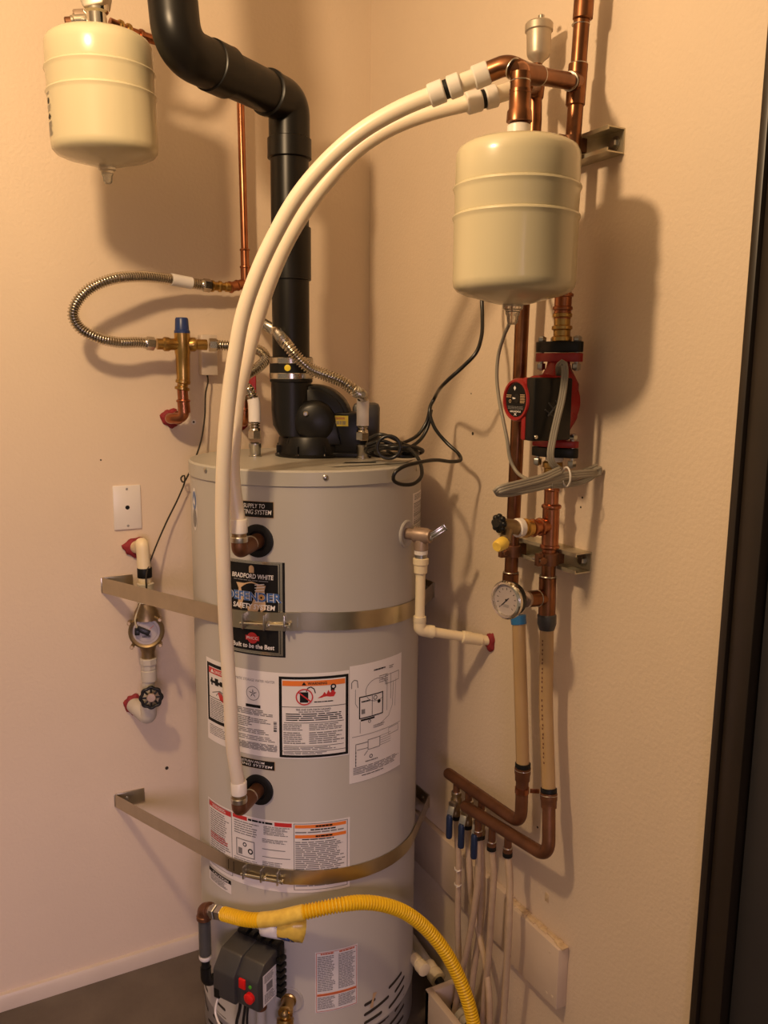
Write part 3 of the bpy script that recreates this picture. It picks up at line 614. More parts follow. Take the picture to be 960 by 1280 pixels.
cr = thing('copper_riser', 'thin copper pipe dropping down the left wall behind the vent pipe', 'copper pipe', PL(307, 352, .05))
ra_ = .0095
c0 = ltp+ld_*.03+ri*.02; c1 = PL(292, 62, .05); c1b = PL(299, 80, .05); c2 = PL(307, 350, .05)
corner = PL(299, 64, .05)
b = MB(); b.tube(fillet([PD(137, 28, 1.90), PD(166, 41, 1.92), PD(196, 51, 1.96), corner, c2], .03), ra_, 'ccopper', 16); b.build('pipe', cr)
for (x, y, h) in ((150, 33.5, 1.91), (160, 38, 1.915), (176, 45, 1.93)):
    b = MB(); p = PD(x, y, h); bead(b, p, PD(196, 51, 1.96)-PD(137, 28, 1.90), ra_, 'brass' if x < 165 else 'ccopper', .012, .004); b.build('crimp_ring', cr)
b = MB(); dz = (c2-corner).normalized()
b.tube([c2-dz*.03, c2+dz*.02], ra_+.003, 'ccopper', 18); bead(b, c2-dz*.032, dz, ra_+.002, 'ccopper', .007, .003); bead(b, c2-dz*.075, dz, ra_, 'ccopper', .007, .004); b.tube([c2-dz*.075, c2-dz*.03], ra_+.0018, 'ccopper', 18)
tee = c2+dz*.008
tl2 = PL(288, 359, .06); dl = (tl2-tee).normalized(); b.tube([tee, tl2], ra_+.003, 'ccopper', 18); bead(b, tl2, dl, ra_+.002, 'ccopper', .008, .004); bead(b, along(tee, tl2, .55), dl, ra_+.002, 'ccopper', .007, .003)
b.tube([tee, tee+dz*.034], ra_+.002, 'ccopper', 18); bead(b, tee+dz*.03, dz, ra_+.002, 'ccopper', .008, .003); b.build('press_tee', cr)
b = MB(); q = PL(264, 357.5, .065); dq = (q-tl2).normalized(); ln = (q-tl2).length
b.rev(tl2, q, [(0, .010), (.002, .0125), (ln*.25, .0125), (ln*.3, .010), (ln*.45, .010), (ln*.5, .014), (ln*.6, .014), (ln*.65, .011), (ln*.85, .011), (ln*.9, .0145), (ln, .0145)], 'brass', 20); b.build('brass_adapter', cr)

# ------------------------------------------------------------------ flexible stainless connectors
def nut(mb, p, d, r=.0165, ln=.020, mt='steel'):
    p = V(p); d = V(d).normalized(); mb.hexn(p, p+d*ln, r, mt); mb.rev(p+d*ln, p+d, [(0, r*.85), (.004, r*.8), (.007, r*.62)], mt, 16)
def flex(name_label, pts, r, wrap=None, nuts=(True, True)):
    t = thing('flexible_connector', name_label, 'flexible hose', pts[-1], 'corrugated stainless connectors')
    sp = spline(pts, .00103); b = MB(); b.tube(sp, r, 'steel', 14, True, corr(r-.0008, .0024, .0062)); b.build('corrugated_hose', t)
    if nuts[0]: b = MB(); nut(b, sp[0], sp[18]-sp[0]); b.build('nut', t)
    if nuts[1]: b = MB(); nut(b, sp[-1], sp[-18]-sp[-1]); b.build('nut', t)
    if wrap:
        n = len(sp); i0, i1 = (int(n*wrap[0]), int(n*wrap[1])) if wrap[0] > 0 else (n+int(wrap[0]/.00103), n+int(wrap[1]/.00103)); b = MB(); b.tube(sp[i0:i1:6], r+.003, 'white', 16); o = b.build('paper_tag', t); o['label'] = 'white paper tag wrapped on the hose'
    return t
RH = .0118
mvo = .085
flex('corrugated steel hose looping left from the copper tee to the mixing valve', [PL(263, 357.5, .065), PL(240, 354, .072), PL(205, 348, .09), PL(172, 345.5, .11), PL(140, 349, .13), PL(112, 361, .13), PL(96, 378, .125), PL(91.5, 394, .12), PL(99, 409, .115), PL(119, 421, .11), PL(148, 428, .10), PL(172, 428, .09), PL(193, 430, mvo)], RH, (.085, .185))
nz1 = PZ(319, 570, TZ); nz2 = PZ(453, 572, TZ)
flex('corrugated steel hose kinked beside the white tubes, ending at the left tank nipple', [PL(261, 431, mvo), PL(285, 432, mvo+.01), PL(308, 434, .12), PL(326, 439, .15), PL(332, 448, .17), PL(323, 459, .19), PL(306, 471, .20), PL(301, 480, .21), nz1+Z*.158-ri*.012, nz1+Z*.135-ri*.002, nz1+Z*.11, nz1+Z*.085, nz1+Z*.042], RH, (-.098, -.040))
flex('corrugated steel hose sweeping across the black vent down to the right tank nipple', [PL(308, 376, .06), PL(316, 390, .11), PL(328, 403, .18), PL(343, 413, .26), PD(358, 430, 1.87), PD(372, 447, 1.865), PD(388, 461, 1.865), PD(408, 469, 1.865), PD(428, 477, 1.87), PD(443, 488, 1.875), nz2+Z*.140, nz2+Z*.11, nz2+Z*.075, nz2+Z*.042], RH, (-.098, -.036))
for nz, lb in ((nz1, 'steel nipple on the tank lid left of the black blower'), (nz2, 'steel nipple on the tank lid right of the black blower')):
    b = MB(); b.rev(nz-Z*.001, nz+Z, [(0, .016), (.003, .016), (.004, .0135), (.02, .0135), (.022, .015), (.032, .015), (.034, .012)], 'zinc', 20); o = b.build('pipe_nipple', origin=nz); tag(o, lb, 'pipe fitting', 'lid nipples')

# ------------------------------------------------------------------ mixing valve
mv = thing('mixing_valve', 'brass mixing valve with blue cap on the left wall', 'valve', PL(228, 480, mvo))
mc = PL(228, 431, mvo); ml = PL(196, 430, mvo); mr = PL(258, 431, mvo); dm = (mr-ml).normalized()
b = MB(); b.rev(ml, mr, [(0, .0135), (.014, .0135), (.018, .0175), (.028, .0175), (.034, .0145), (.080, .0145), (.084, .0175), (.094, .0175), (.098, .0135), ((mr-ml).length, .0135)], 'brass', 22)
b.rev(mc+Z*.03, mc-Z, [(0, .014), (.002, .0195), (.050, .0195), (.054, .0178), (.095, .0172), (.105, .0165), (.122, .0165)], 'brass', 24); b.build('valve_body', mv)
b = MB(); b.rev(mc+Z*.028, mc+Z, [(0, .0195), (.006, .0195), (.008, .0175), (.034, .0160), (.038, .014), (.039, 0)], 'bluecap', 20); b.build('blue_cap', mv)
b = MB(); z1 = mc-Z*.085; z2 = PL(228, 484, mvo); ln = (z1-z2).length
b.rev(z1, z2, [(0, .015), (.003, .0185), (.010, .0185), (.012, .0135), (.018, .0135), (.02, .0185), (.026, .0185), (.028, .014), (ln, .014)], 'brass', 20); b.build('union', mv)
b = MB(); e = V((mc.x, -mvo, PL(227, 522, mvo).z)); wl_ = PL(213, 527, 0); wl_.z = e.z-.005
b.tube(fillet([z2, e, V((e.x-.028, -.055, e.z-.004)), V((wl_.x, .004, wl_.z))], .022), .0135, 'ccopper', 18)
for p in (along(z2, e, .45),): b.tube([p, e+Z*.012], .0155, 'ccopper', 18); bead(b, p, Z, .0145, 'ccopper', .008, .0035)
bead(b, along(e, V((wl_.x, 0, wl_.z)), .45), V((wl_.x, 0, wl_.z))-e, .0135, 'ccopper', .008, .004); b.build('copper_stub', mv)
def caulk(name, parent, p, nrm, r, sx=1, sz=1):
    b = MB(); p = V(p); nrm = V(nrm); ex = nrm.cross(Z).normalized(); vs = []; n = 26
    for (k, q) in ((0, 1.0), (.005, .97), (.009, .82), (.011, .5)):
        for i in range(n):
            a = 2*PI*i/n; rr = r*q*(1+.10*math.sin(3*a+1)+.07*math.sin(7*a)+random.uniform(-.05, .05)); vs.append(p+ex*(rr*math.cos(a)*sx)+Z*(rr*math.sin(a)*sz)+nrm*k)
    fs = [[j*n+i, j*n+(i+1) % n, (j+1)*n+(i+1) % n, (j+1)*n+i] for j in range(3) for i in range(n)]+[[3*n+i for i in range(n)]]
    b.add(vs, fs, 'caulk'); o = b.build(name, parent); o['label'] = 'dark red firestop sealant'; return o
caulk('sealant', mv, V((wl_.x, -.0005, wl_.z)), -Y, .025)

# small copper valve behind the hoses
rv = thing('shutoff_valve', 'small copper stub with red handled valve behind the white tubes', 'valve', PL(305, 526, .09))
p0 = PL(300, 526, 0); p1 = PL(306, 526, .08); p2 = PL(308, 500, .08); p3 = PL(314, 470, .08)
b = MB(); b.tube(fillet([p0+Y*.004, V((p1.x, p1.y, p0.z)), V((p1.x, p1.y, p2.z))], .025), .0118, 'ccopper', 18); bead(b, V((p1.x, p1.y, along(p1, p2, .55).z)), Z, .011, 'ccopper', .009, .004); b.build('copper_stub', rv)
cv = V((p1.x, p1.y, p2.z)); b = MB(); b.rev(cv, cv+Z, [(0, .012), (.004, .016), (.02, .016), (.026, .019), (.045, .019), (.05, .014), (.07, .013), (.074, .010), (.11, .009)], 'bronze', 18); b.build('valve_body', rv)
b = MB(); b.box(cv+Z*.045+fo*.024+ri*.022, ri*.013, fo*.004, Z*.034, 'pumpred', .003); b.box(cv+Z*.045+fo*.016, ri*.006, fo*.01, Z*.006, 'zinc', .001); b.build('red_handle', rv)
caulk('sealant', rv, V((p0.x, -.0005, p0.z)), -Y, .024)

# ------------------------------------------------------------------ electrical bits on the left wall
p = PL(257.5, 444, .0); bx = thing('wall_box', 'small cream electrical box on the left wall behind the mixing valve', 'electrical box', p)
b = MB(); b.box(p-Y*.017, X*.0215, Y*.0165, Z*.052, 'base', .003); b.build('case', bx)
b = MB(); w = spline([PL(259, 468, .02), PL(260, 476, .025), PL(257, 492, .03), PL(256, 520, .03), PL(252, 548, .04), PL(246, 568, .06), PL(238, 588, .05), PL(229, 603, .035), PL(226, 598, .03), PL(230, 594, .03), PL(231, 601, .03), PL(224, 620, .03), PL(207, 655, .035), PL(191, 693, .06), PL(183, 718, .09), PL(183, 738, .09)], .006); b.tube(w, .0022, 'hole', 8); o = b.build('meter_wire', origin=w[-1]); tag(o, 'thin dark wire running from the cream wall box down to the water meter', 'wire')
p = PL(158.8, 634); pt = thing('wall_plate', 'white rectangular cable plate with centre hole on the left wall', 'wall plate', p)
b = MB(); b.box(p-Y*.0025, X*.035, Y*.003, Z*.0575, 'wplast', .0025); b.build('plate', pt)
for dz in (.048, -.048): b = MB(); q = p+Z*dz-Y*.0052; b.rev(q, q-Y, [(0, .0035), (.0008, .003), (.001, 0)], 'zinc', 12); b.build('screw', pt)
b = MB(); q = p-Y*.0053; b.rev(q, q-Y, [(0, .0055), (.0004, .0055), (.0005, 0)], 'ink', 20); b.build('cable_hole', pt)
p = PL(242, 527.5); an = thing('wall_anchor', 'small white screw anchor right of the mixing valve stub', 'anchor', p)
b = MB(); b.rev(p, p-Y, [(0, .0065), (.001, .0065), (.0015, .005), (.0006, .003), (.0006, 0)], 'wplast', 18); b.build('collar', an)
b = MB(); b.rev(p, p-Y, [(0, .0028), (.0012, .0028), (.0014, 0)], 'ink', 12); b.build('screw', an)
p = PL(208.5, 960); b = MB(); b.rev(p, p-Y, [(0, .0048), (.0006, .0048), (.001, .003), (.001, 0)], 'hole', 14); tag(b.build('screw_hole', origin=p), 'dark screw hole low on the left wall below the meter', 'hole')
p = PL(126, 575); b = MB(); b.rev(p, p-Y, [(0, .0022), (.0006, .0022), (.0006, 0)], 'hole', 10); tag(b.build('nail_hole', origin=p), 'tiny nail hole in the left wall above the white plate', 'hole')

# ------------------------------------------------------------------ water meter
wo = .068
mt_ = thing('water_meter', 'round bronze water meter with grey dial on the left wall', 'water meter', PL(184, 830, wo))
mc = PL(184, 787, wo); md = (CAM-mc); md.z *= .45; md = (md.normalized()*1+V((-.08, 0, 0))).normalized()
b = MB(); b.rev(mc-md*.032, mc+md, [(0, .026), (.01, .038), (.03, .043), (.05, .043), (.053, .045), (.060, .045), (.062, .041), (.058, .033), (.058, 0)], 'bronze', 36)
b.rev(mc+Z*.03, mc+Z, [(0, .034), (.02, .030), (.034, .022), (.05, .018)], 'bronze', 26); b.rev(mc-Z*.03, mc-Z, [(0, .030), (.014, .022), (.03, .017), (.05, .017)], 'bronze', 24)
sx = md.cross(Z).normalized(); sy = sx.cross(md).normalized()
if sy.z < 0: sy = -sy
for a in (.6, 2.4, 3.9, 5.5):
    q = mc+md*.02+(sx*math.cos(a)+sy*math.sin(a))*.048; b.cyl(q, q+md*.04, .005, 'bronze', 10)
b.build('meter_body', mt_)
b = MB(); q = mc+md*.0266; b.rev(q, q+md, [(0, .034), (.0015, .0335), (.002, 0)], 'dial', 32); df = b.build('dial', mt_)
pln = Plane(q+md*.0022, sx if sx.dot(rt) > 0 else -sx, sy); pln.n = md.copy(); ll = Lab(pln, -.033, .033, .033, -.033, .0002)
ll.ring(.5, .5, .42, .012, 'gink', 0); ll.lines(.34, .66, .66, .74, 2, 'ink', 0, .6, .1); ll.seg(.62, .42, .78, .28, .012, 'dorange', 0); ll.lines(.4, .12, .6, .2, 2, 'gink', 0); ll.mb.build('dial_print', df)
b = MB(); b.box(q+md*.008+pln.ex*-.007+pln.ey*.003, (pln.ex*.9-pln.ey*.45)*.017, (pln.ex*.45+pln.ey*.9)*.0065, md*.007, 'blackp', .001); b.box(q+md*.008-pln.ex*.022+pln.ey*.002, pln.ex*.006, pln.ey*.009, md*.007, 'blackp', .001); b.build('pulse_sensor', mt_)
b = MB(); b.tube(spline([q+md*.01-pln.ex*.02+pln.ey*.008, q+md*.014-pln.ex*.026+pln.ey*.03, mc+md*.03-pln.ex*.018+Z*.06, PL(182, 738, wo)], .004), .002, 'cream', 8); b.build('sensor_lead', mt_)
b = MB(); mb0 = mc-Z*.075; b.rev(mb0, mb0-Z, [(0, .021), (.002, .023), (.016, .023), (.018, .020), (.03, .020)], 'pvc', 8); b.build('union_nut', mt_)
# upper supply elbow
ue = thing('supply_elbow', 'cream plastic elbow with black tape feeding the water meter from above', 'pipe', PL(177, 735, wo))
w0 = PL(169, 684, 0); cnr = V((mc.x-.004, -wo, PL(174, 680, wo).z)); bot = mc+Z*.075
b = MB(); b.tube(fillet([w0+Y*.004, V((w0.x+.004, -.035, w0.z+.006)), cnr+Z*.004, V((cnr.x+.004, cnr.y, bot.z))], .05), .0165, 'cpvc', 22); b.rev(bot+Z*.05, bot-Z, [(0, .018), (.002, .021), (.045, .021), (.05, .023)], 'pvc', 22); b.build('elbow', ue)
b = MB(); q = V((cnr.x+.003, cnr.y, PL(178, 716, wo).z)); b.rev(q-Z*.012, q+Z, [(0, .018), (.001, .0185), (.024, .0185), (.025, .018)], 'rubber', 24); b.build('tape_band', ue)
caulk('sealant', ue, V((w0.x, -.0005, w0.z)), -Y, .030, 1.0, .9)
# gate valve below
gt = thing('gate_valve', 'pale plastic valve with black octagonal handwheel below the water meter', 'valve', PL(180, 905, wo))
t0 = mb0-Z*.03; t1 = V((mc.x-.004, -wo, PL(181, 895, wo).z)); wz = PL(166, 880, 0)
b = MB(); b.tube([t0+Z*.004, V((t1.x, t1.y, t1.z+.04))], .0165, 'pvc', 22); b.rev(t0-Z*.002, t0-Z, [(0, .018), (.002, .020), (.03, .020), (.032, .0175)], 'pvc', 22)
b.tube(fillet([V((t1.x, t1.y, t1.z+.045)), t1-Z*.008, V((t1.x-.016, -.035, t1.z+.006)), V((wz.x, .004, wz.z))], .03), .021, 'pvc', 22); b.build('valve_body', gt)
hw = PL(189, 872, .110); hd_ = (CAM-hw); hd_.z *= .3; hd_.normalize()
b = MB(); b.cyl(hw-hd_*.045, hw, .009, 'bronze'); b.build('stem', gt)
sx = hd_.cross(Z).normalized(); sy = sx.cross(hd_); b = MB(); rim = []
for i in range(64):
    a = 2*PI*i/64; rr = .0255+.0016*math.cos(8*a); rim.append(hw+(sx*math.cos(a)+sy*math.sin(a))*rr)
b.tube(rim+[rim[0]], .0042, 'blackp', 10, False)
for i in range(4): a = PI*i/4; d = sx*math.cos(a)+sy*math.sin(a); b.tube([hw-d*.024, hw+d*.024], .0028, 'blackp', 8)
b.build('handwheel', gt)
b = MB(); b.rev(hw-hd_*.002, hw+hd_, [(0, .012), (.005, .012), (.007, .010), (.0072, 0)], 'rbrass', 20); b.build('hub', gt)
caulk('sealant', gt, V((wz.x, -.0005, wz.z)), -Y, .028, .8, 1.05)

# ------------------------------------------------------------------ earthquake straps
def strap(label, wl, wr, yl, yr, front, h):
    zl = PL(*wl).z; zr = PR(*wr).z; zf = PT(*front).z
    A0 = V((PL(*wl).x, -.004, 0)); B0 = V((-.004, PR(*wr).y, 0)); R2 = TR+.0022
    def tang(P, side):
        d = V((P.x-TC.x, P.y-TC.y, 0)); D = d.length; a = math.acos(R2/D); base = math.atan2(d.y, d.x)
        cands = [V((TC.x+R2*math.cos(base+s_*a), TC.y+R2*math.sin(base+s_*a), 0)) for s_ in (1, -1)]
        return max(cands, key=lambda c: (c-TC).dot(tcam))
    TA, TB = tang(A0, 0), tang(B0, 1); ta, tb = theta(TA), theta(TB)
    plan = [A0]+[A0.lerp(TA, k/10) for k in range(1, 10)]
    N = 60; plan += [V((TC.x, TC.y, 0))+er(ta+(tb-ta)*k/N)*R2 for k in range(N+1)]
    plan += [TB.lerp(B0, k/10) for k in range(1, 11)]
    cum = [0]
    for i in range(1, len(plan)): cum.append(cum[-1]+(plan[i]-plan[i-1]).length)
    ths = [abs(theta(p)-theta(PT(*front))) for p in plan[10:10+N+1]]; fi = 10+ths.index(min(ths)); cf = cum[fi]
    zs = [zl+(zf-zl)*c/cf if c <= cf else zf+(zr-zf)*(c-cf)/(cum[-1]-cf) for c in cum]
    t = thing('earthquake_strap', label, 'strap', V((TC.x, TC.y, zf-h/2))+tcam*R2, 'heater straps')
    b = MB(); vs = []
    for i, p in enumerate(plan):
        a = plan[max(0, i-1)]; c = plan[min(len(plan)-1, i+1)]; tg_ = (c-a).normalized(); nn = V((tg_.y, -tg_.x, 0)); nn = nn if nn.dot(tcam) > 0 else -nn
        for (dn, dz) in ((0, -h/2), (0, h/2), (.0014, h/2), (.0014, -h/2)): vs.append(p+Z*(zs[i]+dz)+nn*dn)
    fs = [[i*4+k, i*4+(k+1) % 4, (i+1)*4+(k+1) % 4, (i+1)*4+k] for i in range(len(plan)-1) for k in range(4)]+[[0, 1, 2, 3], [(len(plan)-1)*4+k for k in (3, 2, 1, 0)]]
    b.add(vs, fs, 'galv'); b.build('band', t)
    # wall brackets (flat tabs screwed to the wall)
    b = MB(); b.box(V((A0.x+.037, -.003, zl)), X*.04, Y*.002, Z*(h/2), 'galv', .0008); b.rev(V((A0.x+.03, -.004, zl)), V((A0.x+.03, -1, zl)), [(0, .006), (.003, .006), (.005, .003), (.005, 0)], 'zinc', 6); b.build('wall_tab', t)
    b = MB(); b.box(V((-.003, B0.y+.03, zr)), X*.002, Y*.034, Z*(h/2), 'galv', .0008); b.rev(V((-.004, B0.y+.03, zr)), V((-1, B0.y+.03, zr)), [(0, .006), (.003, .006), (.005, .003), (.005, 0)], 'zinc', 6); b.build('wall_tab', t)
    def zat(th_):
        i = min(range(10, 10+N+1), key=lambda j: abs(theta(plan[j])-th_)); return zs[i]
    return t, R2, zat
for (lb_s, wl, wr, front, h, bx0, bx1, by) in (
    ('upper metal earthquake strap crossing the black brand plate', (127.5, 731), (543, 737), (383, 776), .040, 308, 360, 775),
    ('lower metal earthquake strap crossing the red and orange instruction sticker', (144, 1000), (537, 1001), (335, 1091), .036, 309, 352, 1093)):
    t, R2, zat = strap(lb_s, wl, wr, 0, 0, front, h)
    t0_, t1_ = theta(PT(bx0, by, R2)), theta(PT(bx1, by, R2)); zc = zat((t0_+t1_)/2)
    # slotted overlap plate
    b = MB(); vs = []; n = 14; ts0, ts1 = t0_-.22, t1_+.10
    for i in range(n+1):
        a = ts0+(ts1-ts0)*i/n
        for (dr, dz) in ((.0015, -h/2), (.0015, h/2), (.0032, h/2), (.0032, -h/2)): vs.append(V((TC.x, TC.y, zat(a)+dz))+er(a)*(R2+dr))
    b.add(vs, [[i*4+k, i*4+(k+1) % 4, (i+1)*4+(k+1) % 4, (i+1)*4+k] for i in range(n) for k in range(4)]+[[0, 1, 2, 3], [n*4+k for k in (3, 2, 1, 0)]], 'galv')
    for a in (ts0+.03, ts0+.09, t1_+.075):
        vs = [V((TC.x, TC.y, zat(a)+dz))+er(a+da)*(R2+.0035) for da, dz in ((-.004, -.012), (.004, -.012), (.004, .012), (-.004, .012))]; b.add(vs, [[0, 1, 2, 3]], 'hole' if a < t1_ else 'zinc')
    b.build('slotted_plate', t)
    # bent lugs and tightening bolt
    for a in (t0_, t1_-.02, t0_+(t1_-t0_)*.5): b = MB(); e = er(a); tgv = V((-e.y, e.x, 0)); b.box(V((TC.x, TC.y, zat(a)))+e*(R2+.009), e*.0085, tgv*.0018, Z*(h*.42), 'zinc', .0006); b.build('lug', t)
    b = MB(); e0_, e1_ = er(t0_-.03), er(t1_+.01); pa = V((TC.x, TC.y, zat(t0_)-.006))+e0_*(R2+.013); pb = V((TC.x, TC.y, zat(t1_)-.006))+e1_*(R2+.013); d = (pb-pa).normalized()
    b.cyl(pa, pb, .0032, 'chrome', 12); b.hexn(pb, pb+d*.005, .0065, 'chrome'); pm = along(pa, pb, .55); b.hexn(pm, pm+d*.007, .0068, 'chrome'); b.build('bolt', t)

# ------------------------------------------------------------------ white PEX tubes from the heater ports
def port_elbow(px, py, tx, ty):
    """copper elbow from a heater port to a tube end; returns tube start, parts list builder"""
    p = PT(px, py); n = er(theta(p)); o = p+n*.075
    return p, n
def pex(label, px, tube_px, top):
    p, n = port_elbow(*px, 0, 0)
    first = PD(*tube_px[0])
    # the elbow turns up where the tube comes down
    crn = p+n*.084; crn.z = p.z-.004
    st = crn+Z*.050
    pts = [st]+[PD(*q) for q in tube_px]
    t = thing('heating_tube', label, 'plastic tube', crn, 'white curved heating tubes')
    sp = spline(pts, .012); b = MB(); b.tube(sp, .0143, 'pex', 22); b.build('tube', t)
    b = MB(); b.tube(fillet([p-n*.004, crn, crn+Z*.022], .026, 10), .0165, 'dcopper', 22); b.tube([p-n*.006, p+n*.03], .0115, 'copper', 18); bead(b, p+n*.032, n, .0165, 'solder', .003, .0006); b.rev(crn+Z*.018, crn+Z, [(0, .0175), (.001, .0178), (.010, .0178), (.011, .017)], 'solder', 24); b.rev(crn+Z*.028, crn+Z, [(0, .015), (.008, .015)], 'bronze', 20); b.build('port_elbow', t)
    b = MB(); b.rev(crn+Z*.036, crn+Z, [(0, .0155), (.001, .0172), (.027, .0172), (.029, .0158), (.029, .0143)], 'collar', 24); b.build('collar', t)
    return t, sp
tA = [(283, 800, 1.69), (279.5, 720, 1.675), (278, 640, 1.665), (280.5, 560, 1.65), (287, 490, 1.64), (294.5, 440, 1.63), (304, 392, 1.62), (322, 340, 1.61), (345, 291, 1.60), (372, 245, 1.585), (410, 200, 1.565), (452, 164, 1.545), (500, 136, 1.53), (552, 114, 1.515)]
tA = [(290.5, 930, 1.692), (287.5, 870, 1.69)]+tA
TA_, spA = pex('upper arching white tube running down to the lower heater port', (322, 987), tA, None)
tB = [(291, 590, 1.706), (293, 545, 1.706), (297, 500, 1.71), (307, 455, 1.705), (319, 408, 1.70), (335, 358, 1.69), (356, 308, 1.675), (382, 263, 1.66), (413, 222, 1.645), (448, 186, 1.63), (488, 160, 1.615), (540, 140, 1.60), (598, 125.5, 1.585)]
TB_, spB = pex('inner arching white tube running down to the upper heater port', (322, 676), tB, None)

# ------------------------------------------------------------------ right hand copper header
def collar(mb, p, d, ln=.03, r=.019):
    mb.rev(p, V(p)+V(d), [(0, .0143), (0, r-.002), (.002, r), (ln-.002, r), (ln, r-.002), (ln, .0143)], 'collar', 24)
ax = V((ra.x, ra.y, 0))
teez = PD(650, 92, 1.49).z
tee = V((ra.x, ra.y, teez)); tee.x, tee.y = PD(651, 90, 1.485).x, PD(651, 90, 1.485).y
ris = PR(721, 103, .06)
hdr = thing('copper_header', 'soldered copper tee piping above the right expansion tank', 'copper pipe', V((ro.x, ro.y, ro.z+rh)))
el0 = PD(634, 82, 1.50); el1 = PD(606, 92, 1.515)
RP = .0143
b = MB(); b.tube([tee, along(tee, ris, .93)], RP, 'copper', 22); b.tube(fillet([along(tee, ris, .10), el0+V((0, 0, .002)), el1], .035, 10), RP+.0022, 'copper', 22)
hdv = (ris-tee).normalized()
for q, dd in ((along(tee, el0, .55), el0-tee), (along(tee, ris, .30), hdv), (along(tee, ris, .86), hdv), (el1, el1-el0)): bead(b, q, dd, RP+.0018, 'solder', .003, .0009)
b.tube([along(tee, ris, .0), along(tee, ris, .29)], RP+.0025, 'copper', 22)
b.build('crosspipe', hdr)
b = MB(); tt = ro+rd_*rh; tt = V((tt.x, tt.y, tt.z)); top = tee
b.tube([top, tt+Z*.02], RP, 'copper', 22); ln = (top-tt).z
b.rev(top, tt, [(0, RP+.002), (.03, RP+.0025), (.032, RP+.004), (.034, RP)], 'copper', 22); b.rev(along(top, tt, .24), tt, [(0, RP), (.001, RP+.0035), (.030, RP+.0035), (.034, RP+.006), (.05, RP+.007), (.052, RP)], 'copper', 24)
bead(b, along(top, tt, .13), Z, RP, 'solder', .003, .003); bead(b, along(top, tt, .23), Z, RP, 'solder', .003, .002); b.build('tank_drop', hdr)
b = MB(); b.rev(tt-Z*.003, tt+Z, [(0, .0185), (.001, .0195), (.026, .0195), (.028, .017)], 'wplast', 24); o = b.build('thread_tape', hdr); o['label'] = 'white pipe thread tape above the tank'
# tube end pieces
def tube_end(parent, spline_pts, p_out, far):
    p = spline_pts[-1]; d = (spline_pts[-1]-spline_pts[-4]).normalized(); d2 = (V(p_out)-p).normalized(); d = (d+d2).normalized()
    b = MB(); collar(b, p-d*.022, d, .027); b.build('collar', parent)
    b = MB(); b.cyl(p+d*.004, p+d*.014, .0155, 'rubber'); b.build('coupling', parent)
    b = MB(); collar(b, p+d*.012, d, .022); b.build('collar', parent)
    b = MB(); b.tube(spline([p+d*.02, along(p+d*.03, p_out, .5), p_out], .008), .0146, 'pex', 22); b.build('end_piece', parent)
    if far:
        dd = (V(p_out)-p).normalized(); b = MB(); collar(b, V(p_out)-dd*.024, dd, .027); b.build('collar', parent)
tube_end(TA_, spA, el1-(el1-el0).normalized()*.004, True)
ret_top = PR(668, 108, .06)
tube_end(TB_, spB, along(PD(644, 108, 1.575), ret_top, .35), False)

# main riser on the right wall
rs = thing('copper_supply_pipe', 'copper riser on the right wall passing behind the expansion tank into the pump', 'copper pipe', PR(703, 385, .06))
r_top = PR(732, -40, .06); r_mid = PR(716, 180, .06); r_bot = PR(704, 378, .06)
ry, rx = r_mid.y, r_mid.x
b = MB(); b.tube([r_top, r_mid, PR(708, 330, .06), r_bot], RP, 'copper', 22); b.build('pipe', rs)
b = MB(); dz_ = (r_mid-r_top).normalized()
p = PR(726, 31, .06); bead(b, p, dz_, RP, 'solder', .003, .002); b.build('solder_ring', rs); b = MB()
b.rev(PR(723, 80, .06), PR(719, 130, .06), [(0, RP), (.001, RP+.0032), (.068, RP+.0032), (.072, RP)], 'copper', 22); bead(b, PR(723, 80, .06), dz_, RP, 'solder', .003, .0025); bead(b, PR(719, 128, .06), dz_, RP, 'solder', .004, .003)
b.build('tee', rs)
b = MB(); b.tube([along(tee, ris, .88), ris], RP+.003, 'copper', 20); b.build('tee_branch', rs)
b = MB(); p = PR(729.5, 8, .06); b.rev(p-dz_*.03, p+dz_, [(0, RP), (.001, RP+.0035), (.05, RP+.0035), (.052, RP+.001)], 'copper', 22); b.build('coupling', rs)
b = MB()
p0, p1 = PR(704.5, 366, .06), PR(703, 392, .06); d = (p1-p0).normalized()
b.tube([p0, p1+d*.01], RP+.002, 'ccopper', 20); bead(b, p0+d*.004, d, RP+.001, 'ccopper', .009, .004); bead(b, along(p0, p1, .75), d, RP+.001, 'ccopper', .009, .004); b.build('press_coupling', rs)
b = MB(); p0, p1 = PR(703, 391, .06), PR(702, 428, .06); d = (p1-p0).normalized(); ln = (p1-p0).length
b.rev(p0, p1, [(0, RP), (.002, .0185), (.008, .0185), (.010, .0155), (ln*.42, .0155), (ln*.46, .0195), (ln*.56, .0195), (ln*.6, .016), (ln*.78, .016), (ln*.82, .0195), (ln*.95, .0195), (ln, .016)], 'brass', 24); b.build('brass_union', rs)

